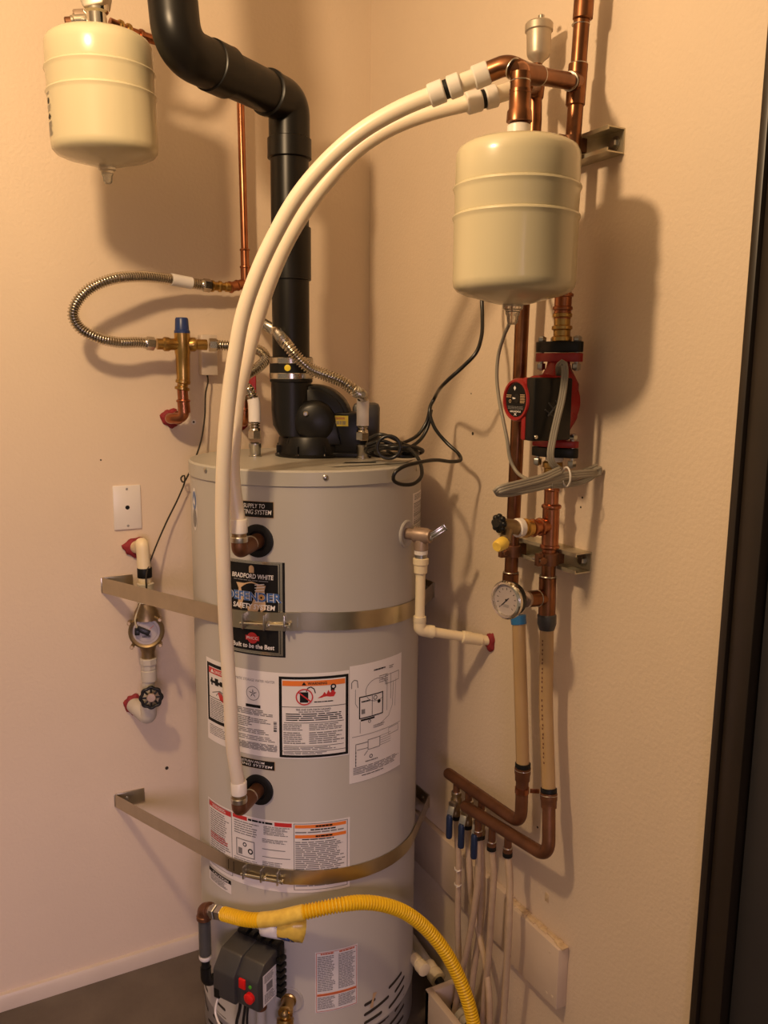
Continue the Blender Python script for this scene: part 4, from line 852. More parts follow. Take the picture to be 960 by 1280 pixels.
# return pipe behind
rp = thing('copper_return_pipe', 'long brown copper pipe running down the right wall left of the pump', 'copper pipe', PR(637, 735, .06))
q_ = [ret_top+Z*.02, PR(668, 150, .06), PR(653, 390, .06), PR(645, 580, .06), PR(640, 690, .06), PR(637.5, 745, .06)]
b = MB(); b.tube(q_, RP, 'copper', 22); b.build('pipe', rp)
b = MB(); b.rev(PR(671, 96, .06), PR(668, 122, .06), [(0, RP), (.001, RP+.003), (.036, RP+.003), (.04, RP+.0005)], 'copper', 22); bead(b, PR(668.3, 118, .06), Z, RP, 'solder', .004, .003)
b.tube([ret_top, along(ret_top, PD(644, 108, 1.575), .55)], RP+.002, 'copper', 18); b.build('tee', rp); b = MB()
b.rev(PR(638.5, 716, .06), PR(637, 745, .06), [(0, RP), (.001, RP+.003), (.05, RP+.003), (.052, RP)], 'copper', 22); bead(b, PR(638.6, 715, .06), Z, RP, 'solder', .003, .003); b.build('coupling', rp)
# air vent
av0 = PR(672, 88, .06)
av = thing('air_vent', 'small silver automatic air vent on top of the copper return pipe', 'air vent', av0)
b = MB(); b.rev(av0-Z*.012, av0+Z, [(0, .0085), (.028, .0085), (.03, .007)], 'copper', 18); b.build('stem', av)
s0 = PR(673, 76, .06); s1 = PR(674, 28, .06)
b = MB(); hh = (s1-s0).length; dv_ = (s1-s0).normalized(); b.rev(s0-dv_*.006, s1, [(0, .007), (.006, .012), (.012, .02), (.018, .0225), (hh-.012, .0235), (hh-.010, .0265), (hh+.002, .0265), (hh+.005, .024), (hh+.006, 0)], 'nickel', 32); b.build('body', av)
b = MB(); b.rev(s1+dv_*.006+rt*.004, s1+dv_*2, [(0, .006), (.006, .006), (.008, .003)], 'zinc', 12); b.build('vent_cap', av)

# strut channels
def strut(label, y0, y1, zc, h=.041, d=.041, tz=0, end=True):
    """C channel on the right wall, open side facing the room"""
    t = thing('strut_channel', label, 'bracket', V((0, y0, zc-h/2)), 'strut channels')
    b = MB(); w = .0025; li = .007
    prof = [(0, -h/2), (-d, -h/2), (-d, -h/2+li), (-d+w, -h/2+li), (-d+w, -h/2+w), (-w, -h/2+w), (-w, h/2-w), (-d+w, h/2-w), (-d+w, h/2-li), (-d, h/2-li), (-d, h/2), (0, h/2)]
    n = len(prof); vs = []
    for (yy, dz) in ((y0, 0), (y1, tz)): vs += [V((x, yy, zc+z+dz)) for x, z in prof]
    b.add(vs, [[i, (i+1) % n, n+(i+1) % n, n+i] for i in range(n)]+[list(range(n))[::-1], [n+i for i in range(n)]], 'strut'); b.build('channel', t, angle=20)
    b = MB(); q = V((-.003, y0+.022, zc)); b.hexn(q, q-X*.008, .0085, 'zinc'); b.rev(q-X*.0, q-X, [(0, .013), (.002, .013), (.0022, 0)], 'zinc', 18); b.build('bolt', t)
    return t
pe = PR(782, 176, .0); pe2 = PR(700, 200, .0)
strut('metal strut channel behind the right expansion tank', PR(782, 160).y, PR(665, 200).y, PR(782, 176).z, .044)
pe = PR(740, 703)
strut('metal strut channel on the right wall above the pressure gauge', PR(740, 690).y, PR(641, 680).y, pe.z)
def clamp(label, c, px):
    t = thing('pipe_clamp', label, 'pipe clamp', c, 'dark pipe clamps')
    b = MB(); c = V(c); b.rev(c-Z*.0125, c+Z, [(0, RP+.001), (0, RP+.004), (.001, RP+.005), (.024, RP+.005), (.025, RP+.004), (.025, RP+.001)], 'dcopper', 24); b.build('band', t)
    b = MB(); b.box(c+X*.022+Y*.0, X*.012, Y*.006, Z*.0125, 'dcopper', .001); b.build('ear', t); b = MB(); b.box(c-X*.024, X*.008, Y*.006, Z*.0125, 'dcopper', .001); b.build('ear', t)
    b = MB(); q = c-X*.026-Y*.016; b.cyl(q, q+Y*.034, .0038, 'zinc', 12); b.hexn(q-Y*.002, q+Y*.004, .0075, 'dcopper'); b.build('bolt', t); return t
clamp('copper clamp on the supply pipe behind the right expansion tank', PR(713.5, 180, .06), 0)
clamp('copper clamp holding the return pipe under the drain valve', PR(640, 688, .06), 0)
clamp('copper clamp holding the supply pipe below the drain valve tee', PR(686.5, 698, .06), 0)

# ------------------------------------------------------------------ circulator pump
pc = PR(696, 508, .06); py_ = pc.y; px_ = -.06
ztop = PR(701, 427, .06).z; zbot = PR(691, 573, .06).z
pm = thing('circulator_pump', 'red and black circulator pump between bolted flanges on the right wall', 'pump', V((px_, py_, zbot)))
def flange(z0, z1, mt, nm):
    b = MB(); pr = []
    for k in range(48):
        a = 2*PI*k/48; c_, s_ = math.cos(a), math.sin(a); pr.append(((.026+.0225*abs(c_)**1.5)*c_ if True else 0, (.026)*s_))
    # oval with two ears across the wall
    e = (Y*-.80+X*-.25).normalized() if False else (X*.42-Y*.9).normalized()
    b.prism(pr, V((px_, py_, 0)), e, e.cross(Z), Z, z0, z1, mt, .0015); o = b.build(nm, pm); return e
h1 = ztop
e = flange(h1-.020, h1, 'blackp', 'upper_flange'); flange(h1-.038, h1-.0215, 'pumpred', 'upper_pump_flange')
zb = zbot; flange(zb+.004, zb+.022, 'blackp', 'lower_flange'); flange(zb+.0235, zb+.036, 'pumpred', 'lower_pump_flange')
for zc, sgn in ((h1-.019, 1), (zb+.020, 1)):
    for s_ in (1, -1):
        q = V((px_, py_, zc))+e*(.0365*s_); b = MB(); b.cyl(q-Z*.036, q+Z*.03, .0045, 'zinc', 12); b.hexn(q-Z*.034, q-Z*.022, .0085, 'zinc'); b.hexn(q+Z*.0195, q+Z*.028, .0085, 'zinc'); b.build('flange_bolt', pm)
b = MB(); b.cyl(V((px_, py_, h1-.002)), V((px_, py_, h1+.008)), .0175, 'wplast'); b.build('thread_tape', pm); b = MB(); b.cyl(V((px_, py_, zb-.006)), V((px_, py_, zb+.006)), .0175, 'wplast'); b.build('thread_tape', pm)
b = MB(); b.rev(V((px_, py_, zb+.03)), V((px_, py_, 9)), [(0, .020), (.02, .024), (.05, .04), (h1-zb-.11, .04), (h1-zb-.08, .024), (h1-zb-.06, .019)], 'pumpred', 28)
zm = pc.z+.008
b.rev(V((px_+.030, py_, zm)), V((px_-1, py_, zm)), [(0, .03), (.008, .042), (.05, .045), (.052, .040)], 'pumpred', 36); b.build('volute', pm)
dl_ = PY(641, 500, py_); xl = dl_.x
b = MB(); zd = dl_.z
ln = (px_-.02)-xl
b.rev(V((px_-.015, py_, zd)), V((-9, py_, zd)), [(0, .05), (.004, .05), (ln*.45, .046), (ln*.5, .0405), (ln-.004, .0405), (ln, .038), (ln, .034), (ln-.003, .033), (ln-.003, 0)], 'pumpred', 48)
b.build('motor', pm)
pln = Plane(V((px_-.015-ln+.0028, py_, zd)), -Y, Z); pln.n = -X
ll = Lab(pln, -.033, .033, .033, -.033, .0003); ll.disc(.5, .5, .485, 'ink', 0); ll.disc(.55, .45, .13, 'blackp', 3)
ll.text('GRUNDFOS', .25, .80, .75, .85, 'white', 2, .1, .03); ll.text('X', .43, .87, .57, .94, 'white', 2, 0, .05); ll.poly([(.38, .16), (.44, .1), (.5, .16), (.44, .24)], 'white', 2); ll.lines(.7, .34, .92, .6, 6, 'tan', 2, .45, .1); ll.lines(.06, .36, .3, .46, 2, 'tan', 2, .4, .1); ll.lines(.14, .68, .86, .78, 3, 'gink', 2, .4, .05)
ll.poly([(.36, .42), (.5, .44), (.5, .47), (.38, .48)], 'white', 4); ll.ring(.24, .54, .05, .015, 'tan', 2); ll.mb.build('dial_plate', pm)
# terminal box faces the camera side
yf = py_-.054
A_ = PY(669, 473, yf); B_ = PY(713, 551, yf)
x0_, x1_ = A_.x, min(B_.x, -.012)
zt_, zb_ = PY(690, 472, yf).z, PY(690, 551, yf).z
b = MB(); b.box(V(((x0_+x1_)/2, yf+.013, (zt_+zb_)/2)), X*((x1_-x0_)/2), Y*.013, Z*((zt_-zb_)/2), 'blackp', .004)
for sg in (1, -1):
    b.tube([V(((x0_+x1_)/2+.004, yf-.0006, (zt_+zb_)/2+.016*sg)), V(((x0_+x1_)/2+.02*sg, yf-.0006, (zt_+zb_)/2))], .0016, 'dkgrey', 8); b.tube([V(((x0_+x1_)/2-.012, yf-.0006, (zt_+zb_)/2+.012*sg)), V(((x0_+x1_)/2+.012, yf-.0006, (zt_+zb_)/2-.012*sg))], .0016, 'dkgrey', 8)
b.build('terminal_box', pm)
b = MB(); b.box(V(((x0_+x1_)/2, yf+.032, (zt_+zb_)/2)), X*((x1_-x0_)/2), Y*.007, Z*((zt_-zb_)/2), 'pumpred', .004); b.build('box_base', pm)
b = MB(); q = V((x0_+.007, yf-.0005, zb_+.008)); b.rev(q, q-Y, [(0, .004), (.001, .0035), (.0012, 0)], 'zinc', 12); b.build('screw', pm)

# copper below the pump
lc = thing('copper_tee_pipe', 'bright copper pipe with drain and gauge tees below the pump', 'copper pipe', PR(684, 770, .06))
g0, g1, g2, g3, g4 = PR(691, 576, .06), PR(690, 598, .06), PR(688, 660, .06), PR(686, 700, .06), PR(683.5, 772, .06)
b = MB(); d = (g1-g0).normalized(); ln = (g1-g0).length
b.rev(g0, g1, [(0, .016), (.003, .0195), (.012, .0195), (.014, .0165), (ln*.8, .0165), (ln*.84, .019), (ln, .019)], 'brass', 24); b.build('brass_union', lc)
b = MB(); b.tube([g1, g2, g3], RP, 'ccopper', 22); b.tube([PR(689, 634, .06), PR(687.3, 684, .06)], RP+.0025, 'ccopper', 22)
for (x, y) in ((689.2, 633), (687.2, 683)): bead(b, PR(x, y, .06), Z, RP+.001, 'ccopper', .010, .0045)
bead(b, PR(689.8, 612, .06), Z, RP, 'ccopper', .006, .001)
tpx = PR(688, 657, .06)
dr1 = PY(664, 660, tpx.y-.004); b.tube([tpx, dr1], RP, 'ccopper', 20); dr = (dr1-tpx).normalized(); bead(b, along(tpx, dr1, .55), dr, RP, 'ccopper', .008, .004); bead(b, along(tpx, dr1, .92), dr, RP, 'ccopper', .008, .004); b.build('drain_tee', lc)
b = MB(); b.tube([g3-Z*-.01, g4], RP, 'copper', 22); b.tube([PR(684.6, 722, .06), PR(683.5, 770, .06)], RP+.003, 'copper', 22); bead(b, PR(684.8, 720, .06), Z, RP, 'solder', .004, .003)
gt0 = PR(684, 747, .06); gt1 = PY(659, 749, gt0.y-.004); b.tube([gt0, gt1], RP, 'copper', 20); dg = (gt1-gt0).normalized(); b.tube([along(gt0, gt1, .45), gt1], RP+.002, 'copper', 20); bead(b, along(gt0, gt1, .48), dg, RP+.001, 'solder', .003, .002); b.build('gauge_tee', lc)
# drain valve
dvv = thing('drain_cock', 'brass drain valve with black knob beside the copper return pipe', 'valve', dr1)
b = MB(); dr2 = PY(645, 660, tpx.y-.006); ln = (dr2-dr1).length
b.rev(dr1, dr2, [(0, .013), (.002, .0165), (ln*.25, .0165), (ln*.3, .019), (ln*.42, .019), (ln*.46, .015), (ln*.85, .0155), (ln, .013)], 'brass', 22); b.build('brass_adapter', dvv)
b = MB(); b.rev(dr2-dr*.014, dr2+dr, [(0, .017), (.001, .0185), (.012, .0185), (.013, .017)], 'wplast', 22); b.build('thread_tape', dvv)
b = MB(); dr3 = PY(627, 655, tpx.y-.012); dd = (dr3-dr2).normalized(); b.rev(dr2-dr*.002, dr3, [(0, .013), (.012, .015), (.03, .013), (.045, .009)], 'bronze', 20)
q = dr2+dd*.022; b.rev(q, q+dd*.5-Z-Y*.25, [(0, .011), (.03, .011), (.032, .012), (.034, .01)], 'bronze', 18); b.build('valve_body', dvv)
b = MB(); kn = dr2+dd*.048; 
for i in range(8):
    a = 2*PI*i/8; ex_ = dd.cross(Z).normalized(); b.ball(kn+(ex_*math.cos(a)+Z*math.sin(a))*.0125, .0065, 'blackp', seg=10)
b.rev(kn-dd*.008, kn+dd, [(0, .010), (.003, .0135), (.013, .0135), (.016, .010), (.0165, 0)], 'blackp', 20); b.build('knob', dvv)
b = MB(); q2_ = q+(dd*.5-Z-Y*.25).normalized()*.034; d2_ = (dd*1.0-Z*.5-Y*.2).normalized(); b.rev(q2_, q2_+d2_, [(0, .011), (.004, .013), (.024, .0115), (.027, .009)], 'ytag', 18); b.build('yellow_cap', dvv)
# pressure gauge
gg = thing('pressure_gauge', 'round chrome pressure gauge with pale dial on the right wall', 'gauge', gt1)
gn = V((-.975, -.22, .02)).normalized(); gc = PD(632.5, 750, 1.0); 
gc = gt1+dg*.0; gcen = PY(633, 750, gt1.y-.014)
b = MB(); b.rev(gt1-dg*.002, gcen, [(0, .0155), (.004, .0165), (.01, .0165), (.012, .010), (.04, .009)], 'rbrass', 20); b.rev(gt1+dg*.002, gcen, [(0, .0168), (.004, .0168)], 'wplast', 20); b.build('stem', gg)
b = MB(); b.rev(gcen-gn*.026, gcen+gn, [(0, .020), (.004, .032), (.008, .0335), (.022, .0335)], 'blackp', 40); b.build('case', gg)
b = MB(); b.rev(gcen-gn*.006, gcen+gn, [(0, .0335), (.0, .0365), (.003, .0375), (.008, .0375), (.011, .035), (.0115, .0315), (.008, .0300), (.002, .0300)], 'chrome', 48); b.build('bezel', gg)
ey = (Z-gn*Z.dot(gn)).normalized(); ex = ey.cross(gn); ex = ex if ex.dot(rt) > 0 else -ex
pln = Plane(gcen-gn*.0, ex, ey); pln.n = gn.copy(); ll = Lab(pln, -.030, .030, .030, -.030, .0)
ll.disc(.5, .5, .5, 'dial', 0)
for i in range(11):
    a = math.radians(225-27*i); ll.seg(.5+.40*math.cos(a), .5-.40*math.sin(a), .5+.33*math.cos(a), .5-.33*math.sin(a), .010, 'ink', 1)
for i, tx in enumerate(('0', '10', '20', '30', '40', '50')): pass
ll.lines(.38, .66, .62, .76, 2, 'gink', 1, .5, .1); ll.seg(.60, .42, .30, .72, .012, 'ink', 2); ll.disc(.5, .5, .035, 'ink', 3); ll.mb.build('dial_face', gg)

# ------------------------------------------------------------------ amber PEX drops and copper manifolds
ap = thing('amber_tube', 'amber plastic tube directly below the pressure gauge with blue tape', 'plastic tube', PR(652, 962, .055))
sp = spline([PR(648.5, 775, .058), PR(649, 800, .058), PR(650.5, 850, .055), PR(652, 900, .055), PR(653.5, 960, .055)], .02); b = MB(); b.tube(sp, .0143, 'amber', 20); b.build('tube', ap)
b = MB(); b.rev(PR(645, 744, .058), PR(648, 772, .058), [(0, .0165), (.02, .018), (.026, .017)], 'blackp', 20); b.build('fitting', ap)
b = MB(); p0_, p1_ = PR(647.5, 769, .058), PR(648.5, 780, .058); b.rev(p0_, p1_, [(0, .0155), (0, .0168), ((p1_-p0_).length, .0163)], 'bluetape', 22); b.build('blue_tape', ap)
ap2 = thing('amber_tube', 'amber plastic tube with printed lettering below the grey coupling', 'plastic tube', PR(686, 990, .06))
sp2 = spline([PR(683.5, 782, .06), PR(683, 830, .058), PR(682.5, 880, .057), PR(684, 930, .058), PR(686, 992, .06)], .02); b = MB(); b.tube(sp2, .0143, 'amber', 20); b.build('tube', ap2)
b = MB(); p0_, p1_ = PR(683.7, 767, .06), PR(683.4, 787, .06); ln = (p1_-p0_).length; b.rev(p0_, p1_, [(0, .0165), (.003, .0195), (ln*.6, .0195), (ln*.9, .0165), (ln, .0155)], 'dkgrey', 14); b.build('grey_coupling', ap2)
# lettering down the tube
b = MB()
for i in range(26):
    k = 2+int(i*(len(sp2)-5)/26); c = sp2[0].lerp(sp2[-1], (i+1)/28.); c = sp2[k]; n_ = (CAM-c); n_.z = 0; n_.normalize(); s_ = V((-n_.y, n_.x, 0)); s_ = s_ if s_.dot(rt) > 0 else -s_
    a = -.55; c2_ = c+V((0, 0, (i % 2)*.008))
    for da in (-.08, .0):
        ee = n_*math.cos(a+da)+s_*math.sin(a+da); tt_ = n_*-math.sin(a+da)+s_*math.cos(a+da); q = c2_+ee*.0147
        b.add([q-tt_*.0009, q+tt_*.0009, q+tt_*.0009+Z*random.uniform(.003, .006), q-tt_*.0009+Z*.004], [[0, 1, 2, 3]], 'brownink')
b.build('printed_lettering', ap2)
def manifold(label, pts, rb, parent_pos, ring_px, offs):
    t = thing('copper_manifold', label, 'copper pipe', parent_pos, 'copper manifolds')
    b = MB(); b.tube(fillet(pts, .035, 10), .0138, 'dcopper', 22)
    p = pts[-1]; d = (pts[-1]-pts[-2]).normalized(); b.ball(pts[-1], .0138, 'dcopper', seg=16); b.build('pipe', t)
    b = MB(); p = pts[0]; dn = (pts[1]-pts[0]).normalized(); b.rev(p-dn*.002, p+dn, [(0, .0145), (.001, .0175), (.014, .0175), (.016, .0165), (.03, .0160)], 'dcopper', 22); b.rev(p-dn*.012, p+dn, [(0, .0152), (.001, .0168), (.009, .0168), (.010, .0155)], 'rubber', 22); bead(b, p+dn*.003, dn, .0168, 'solder', .002, .0012); b.build('end_fitting', t)
    return t
uo, lo2 = .055, .075
um = manifold('upper copper manifold fed by the left amber tube', [PR(653.5, 960, uo), PR(651, 1030, uo), PR(561, 967, uo)], 0, PR(651, 1025, uo), 0, 0)
zlev = PR(562, 968, uo).z
lm = manifold('lower copper manifold in front, fed by the right amber tube', [PR(686, 992, .06), PR(686, 1072, lo2), PR(582, 1008, lo2)], 0, PR(686, 1065, lo2), 0, 0)
b = MB(); q = PR(652.5, 988, uo); b.rev(q-Z*.005, q+Z, [(0, .0143), (0, .0155), (.012, .0155), (.012, .0143)], 'ccopper', 22); q2 = q+V((.03, -.020, 0)); b.box(along(q, q2, .75), (q2-q)*.28, Z*.005, (q2-q).cross(Z).normalized()*.001, 'ccopper', .0005); b.build('pipe_strap', um)['label'] = 'bright copper strap'
def stub(parent, a, ln, name='outlet_stub'):
    b = MB(); a = V(a); b.cyl(a, a-Z*ln, .0085, 'dcopper', 18); b.rev(a-Z*(ln-.010), a-Z*9, [(0, .0085), (.001, .0105), (.014, .0105)], 'dcopper', 18); bead(b, a-Z*(ln-.010), Z, .009, 'solder', .003, .0018); b.build(name, parent)
    b = MB(); b.rev(a-Z*ln, a-Z*9, [(0, .0098), (.001, .0108), (.011, .0108), (.012, .0095)], 'rubber', 18); b.build('crimp_ring', parent); return a-Z*(ln+.012)
# lower manifold outlets with loops
def zline(t, pts): return along(pts[1], pts[2], t)
LP = [PR(686, 992, .06), PR(686, 1072, lo2), PR(582, 1008, lo2)]; UP = [PR(653.5, 960, uo), PR(651, 1030, uo), PR(561, 967, uo)]
def on_line(P, Q, px):
    best = min((abs(proj(along(P, Q, k/200))[0]-px), k) for k in range(201)); return along(P, Q, best[1]/200)
def proj(p): d = p-CAM; z = d.dot(fw); return 480+F*d.dot(rt)/z, 640-F*d.dot(up)/z
loops = []
for px, ln in ((598, .05), (615.5, .055), (635.5, .045)):
    a = on_line(LP[1], LP[2], px); loops.append(stub(lm, a, ln))
# ball valves on the upper manifold
vend = []
for i, (px, hx, hy, lb_) in enumerate(((571, 553.5, 1052, 'ball valve with blue grip at the far left end of the upper manifold'), (586, 572, 1067, 'ball valve with blue grip in the middle of the row of three'), (602, 588, 1082, 'ball valve with blue grip hanging lowest, nearest the loops'))):
    a = on_line(UP[1], UP[2], px)-Z*.012
    t = thing('ball_valve', lb_, 'valve', a-Z*.08, 'blue handled ball valves')
    b = MB(); b.cyl(a+Z*.004, a-Z*.022, .0085, 'dcopper', 18); b.rev(a-Z*.020, a-Z*9, [(0, .010), (.002, .0125), (.010, .0125), (.012, .010), (.02, .0135), (.036, .0135), (.042, .010), (.052, .010), (.054, .0115), (.062, .0115), (.064, .009)], 'bronze', 18); bead(b, a-Z*.021, Z, .0105, 'solder', .003, .002); b.build('valve_body', t)
    hub = a-Z*.045; sd = (-X*.85-Y*.5).normalized(); b = MB(); b.cyl(hub, hub+sd*.026, .008, 'zinc', 14); b.hexn(hub+sd*.018, hub+sd*.026, .0105, 'zinc'); b.build('bonnet', t)
    hp = PD(hx, hy, 1.0); 
    hb_ = hub+sd*.023
    # lever: steel strap then vinyl grip
    hs = hb_+sd*.012-Z*.024; he = hs-Z*.058+sd*.0
    b = MB(); dd = (hs-hb_); b.box(along(hb_, hs, .5), dd*.55, sd.cross(Z).normalized()*.0080, dd.cross(sd.cross(Z)).normalized()*.0014, 'zinc', .0005); b.build('lever', t)
    b = MB(); b.tube([hs+Z*.004, hs-Z*.002, hs-Z*.05, he+Z*.002, he], .0075, 'grip', 14, True, lambda i, c: (.0055, .0082, .0082, .0074, .005)[i]); b.build('grip', t)
    b = MB(); vend.append(a-Z*.084); b.rev(a-Z*.082, a-Z*9, [(0, .0098), (.001, .0108), (.011, .0108), (.012, .0095)], 'rubber', 18); b.build('crimp_ring', t)
def loop(label, start, pts):
    sp = spline([start]+[PR(*p) for p in pts], .012); b = MB(); b.tube(sp, .0078, 'loop', 14); o = b.build('heating_loop', origin=sp[-1]); tag(o, label, 'plastic tube', 'pale floor heating loops'); return sp
def tail(p): return p
loop('pale loop tube crossing left from the leftmost front outlet', loops[0]+Z*.006, [(598, 1085, .07), (593, 1135, .07), (583, 1190, .07), (575, 1225, .07), (566, 1280, .075), (560, 1320, .08)])
loop('pale loop tube from the middle front outlet', loops[1]+Z*.006, [(617, 1090, .07), (615, 1130, .07), (611, 1190, .06), (606, 1240, .055), (600, 1320, .05)])
loop('pale loop tube from the rightmost front outlet, standing clear on the right', loops[2]+Z*.006, [(637, 1100, .075), (636.5, 1150, .08), (634, 1200, .075), (631, 1250, .07), (627, 1320, .07)])
sp_l = loop('thin pale loop tube below the left ball valve with white ties', vend[0]+Z*.006, [(573, 1075, .055), (572.5, 1110, .055), (572, 1150, .055), (573.5, 1200, .05), (575, 1260, .05), (575, 1320, .05)])
loop('pale loop tube below the middle ball valve, crossing to the right', vend[1]+Z*.006, [(587, 1090, .06), (590, 1125, .05), (598, 1165, .042), (606, 1200, .05), (611, 1240, .06), (612, 1280, .06), (611, 1320, .06)])
loop('pale loop tube hidden behind the others below the lowest ball valve', vend[2]+Z*.006, [(603, 1110, .045), (600, 1160, .04), (592, 1215, .045), (586, 1270, .05), (583, 1320, .05)])
for y_, lb_ in ((1086, 'upper thin white tie on the loop tube below the left ball valve'), (1105, 'lower thin white tie on the loop tube below the left ball valve')):
    q = PR(572.6, y_, .055); b = MB(); b.rev(q-Z*.0015, q+Z, [(0, .0078), (0, .0095), (.003, .0095), (.003, .0078)], 'wplast', 16); b.box(q+V((-.006, -.010, .001)), V((.004, -.002, .002)), Z*.001, V((.001, .002, 0)), 'wplast', .0003); tag(b.build('cable_tie', origin=q), lb_, 'cable tie', 'loop ties')

# wooden board on the right wall
y_r = PR(700, 1215, .022).y
zt_ = PR(698, 1184, .022).z; zb2 = PR(691, 1255, .022).z
y_s = PR(635, 1130, .02).y
yl_ = PR(516, 1030, .02).y
wb = thing('painted_board', 'painted wooden board screwed low on the right wall behind the loops', 'board', V((0, y_r, zb2)))
b = MB(); b.box(V((-.014, (y_r+y_s)/2, (zt_+zb2)/2)), X*.014, Y*((y_s-y_r)/2), Z*((zt_-zb2)/2), 'wood', .002)
b.build('front_board', wb)
b = MB(); b.box(V((-.009, (y_s+yl_)/2, (zt_+zb2)/2+.004)), X*.009, Y*((yl_-y_s)/2), Z*((zt_-zb2)/2), 'wood', .002); b.build('rear_board', wb)
b = MB()
for i in range(14):
    yy = y_r+.006+(y_s-y_r-.012)*i/13; hh = random.uniform(.001, .003); b.box(V((-.014+random.uniform(-.003, .003), yy, zt_+hh*.5)), X*random.uniform(.004, .009), Y*random.uniform(.006, .012), Z*hh, 'rawwood', .0008)
b.build('chipped_caulk', wb)['label'] = 'chipped paint and caulk along the top edge'
for (x, y) in ((653, 1148), (687, 1190), (683, 1241), (690, 1246)):
    q = PR(x, y, .028); b = MB(); b.rev(q+X*.001, q-X, [(0, .004), (.0015, .0035), (.002, 0)], 'wood', 12); b.build('screw_head', wb)
# small marks on the right wall
for (x, y, r, lb_) in ((591, 542, .004, 'dark oval hole in the right wall right of the black cord'), (589, 492, .0018, 'tiny dark scratch in the right wall above the oval hole'), (672, 1034, .0026, 'small nail hole beside the copper manifold bend'), (728, 622, .0022, 'upper of two nail holes right of the cable bundle'), (726, 634, .0022, 'lower of two nail holes right of the cable bundle')):
    q = PR(x, y); b = MB(); b.rev(q+X*.0002, q-X, [(0, r), (.0006, r), (.0008, r*.6), (.0008, 0)], 'hole', 14); tag(b.build('nail_hole', origin=q), lb_, 'hole')
q = PR(684, 1122); b = MB(); b.box(q-X*.0005, X*.001, Y*.006, Z*.010, 'rawwood', .0006); tag(b.build('plaster_chip', origin=q), 'small chipped patch of plaster above the painted board end', 'wall chip')

# ------------------------------------------------------------------ relief valve and discharge
tp = PT(508, 667); th_ = theta(tp); n_ = er(th_); vb = PT(519, 668, TR+.045)
rl = thing('relief_valve', 'brass relief valve with lever on the right side of the water heater', 'valve', vb-Z*.04)
n2 = (vb-tp); n2.z = 0; n2.normalize()
b = MB(); b.rev(tp-n_*.004, tp+n_, [(0, .032), (.006, .032), (.008, .029), (.006, .022), (.003, .018), (.003, 0)], 'grey', 36); b.build('port_ring', rl)
out = er(th_)
b = MB(); a_ = tp+out*.0; b.rev(a_, a_+out, [(0, .013), (.02, .013), (.022, .018), (.052, .018), (.056, .015), (.062, .015)], 'rbrass', 22)
vb = a_+out*.038; b.rev(vb+Z*.012, vb-Z, [(0, .014), (.03, .0155), (.034, .0165), (.045, .0165), (.047, .013)], 'rbrass', 20); b.build('valve_body', rl)
lv0 = a_+out*.062; b = MB(); dlv = (ri*.8+Z*.55).normalized(); wv = dlv.cross(fo).normalized()
for sg_ in (1, -1): b.box(lv0+dlv*.016+wv*.0058*sg_, dlv*.022, wv*.0018, fo*.002, 'steel', .0007)
b.box(lv0+dlv*.038, dlv*.003, wv*.0078, fo*.003, 'steel', .0008); b.box(lv0-dlv*.004, dlv*.004, wv*.0078, fo*.003, 'steel', .0008); b.box(lv0+dlv*.016, dlv*.022, wv*.0045, fo*.0008, 'steel', .0004); b.build('test_lever', rl)
b = MB(); b.rev(vb-Z*.033, vb-Z*9, [(0, .0150), (.012, .0150), (.013, .0135), (.022, .0135)], 'zinc', 20); b.rev(vb-Z*.034, vb-Z*9, [(0, .0155), (.009, .0155)], 'wplast', 20); b.build('nipple', rl)
dp = thing('discharge_pipe', 'cream plastic discharge pipe from relief valve to the right wall', 'pipe', vb-Z*.25)
d0 = vb-Z*.052; wz = PR(614, 802, 0)
elz = PD(519, 787, math.hypot(vb.x-CAM.x, vb.y-CAM.y)).z
el = V((vb.x, vb.y, elz)); 
b = MB(); b.tube([d0-Z*.02, el], .0112, 'cpvc', 20); b.tube([el, wz+X*.004], .0112, 'cpvc', 20); b.build('pipe', dp)
b = MB(); b.rev(d0, d0-Z, [(0, .0165), (.001, .0178), (.014, .0178), (.016, .0155), (.034, .0150), (.036, .0115)], 'cpvc', 22); b.build('adapter', dp)
dw = (wz-el).normalized(); b = MB(); b.tube(fillet([el+Z*.030, el, el+dw*.030], .012, 8), .0142, 'cpvc', 20); b.rev(el+Z*.032, el, [(0, .0145), (.012, .0150), (.014, .0142)], 'cpvc', 20); b.rev(el+dw*.034, el-dw*9, [(0, .0150), (.012, .0150), (.014, .0142)], 'cpvc', 20); b.build('elbow', dp)
b = MB(); q = along(el, wz, .58); b.rev(q-dw*.0, q+dw, [(0, .0125), (.002, .0148), (.022, .0148), (.027, .0138), (.05, .0138), (.052, .0118)], 'cpvc', 20); b.build('coupling', dp)
caulk('sealant', dp, V((-.0005, wz.y, wz.z)), -X, .020, .8, 1.1)

# ------------------------------------------------------------------ yellow gas hose
gh0 = PT(258, 1140, TR+.03); 
gp = thing('gas_pipe', 'black iron gas pipe with copper coloured elbow left of the gas control', 'gas pipe', PT(257, 1200, TR+.03))
gl = PT(257, 1205, TR+.03); ge = V((gl.x, gl.y, PT(258, 1139, TR+.03).z))
ghn = PT(289, 1144.5, TR+.034); dgh = (ghn-ge).normalized()
b = MB(); b.tube(fillet([ge-Z*.024, ge, ge+dgh*.022], .020, 10), .0165, 'dcopper', 22); b.rev(ge-Z*.014, ge-Z, [(0, .0165), (.002, .0185), (.010, .0185), (.012, .016)], 'dcopper', 22); b.rev(ge+dgh*.014, ge+dgh, [(0, .0165), (.002, .0185), (.009, .0185), (.010, .016)], 'dcopper', 22); b.build('elbow', gp)
b = MB(); b.tube([ge-Z*.022, V((gl.x, gl.y, gl.z-.02))], .0105, 'blackp', 18); b.build('nipple', gp)
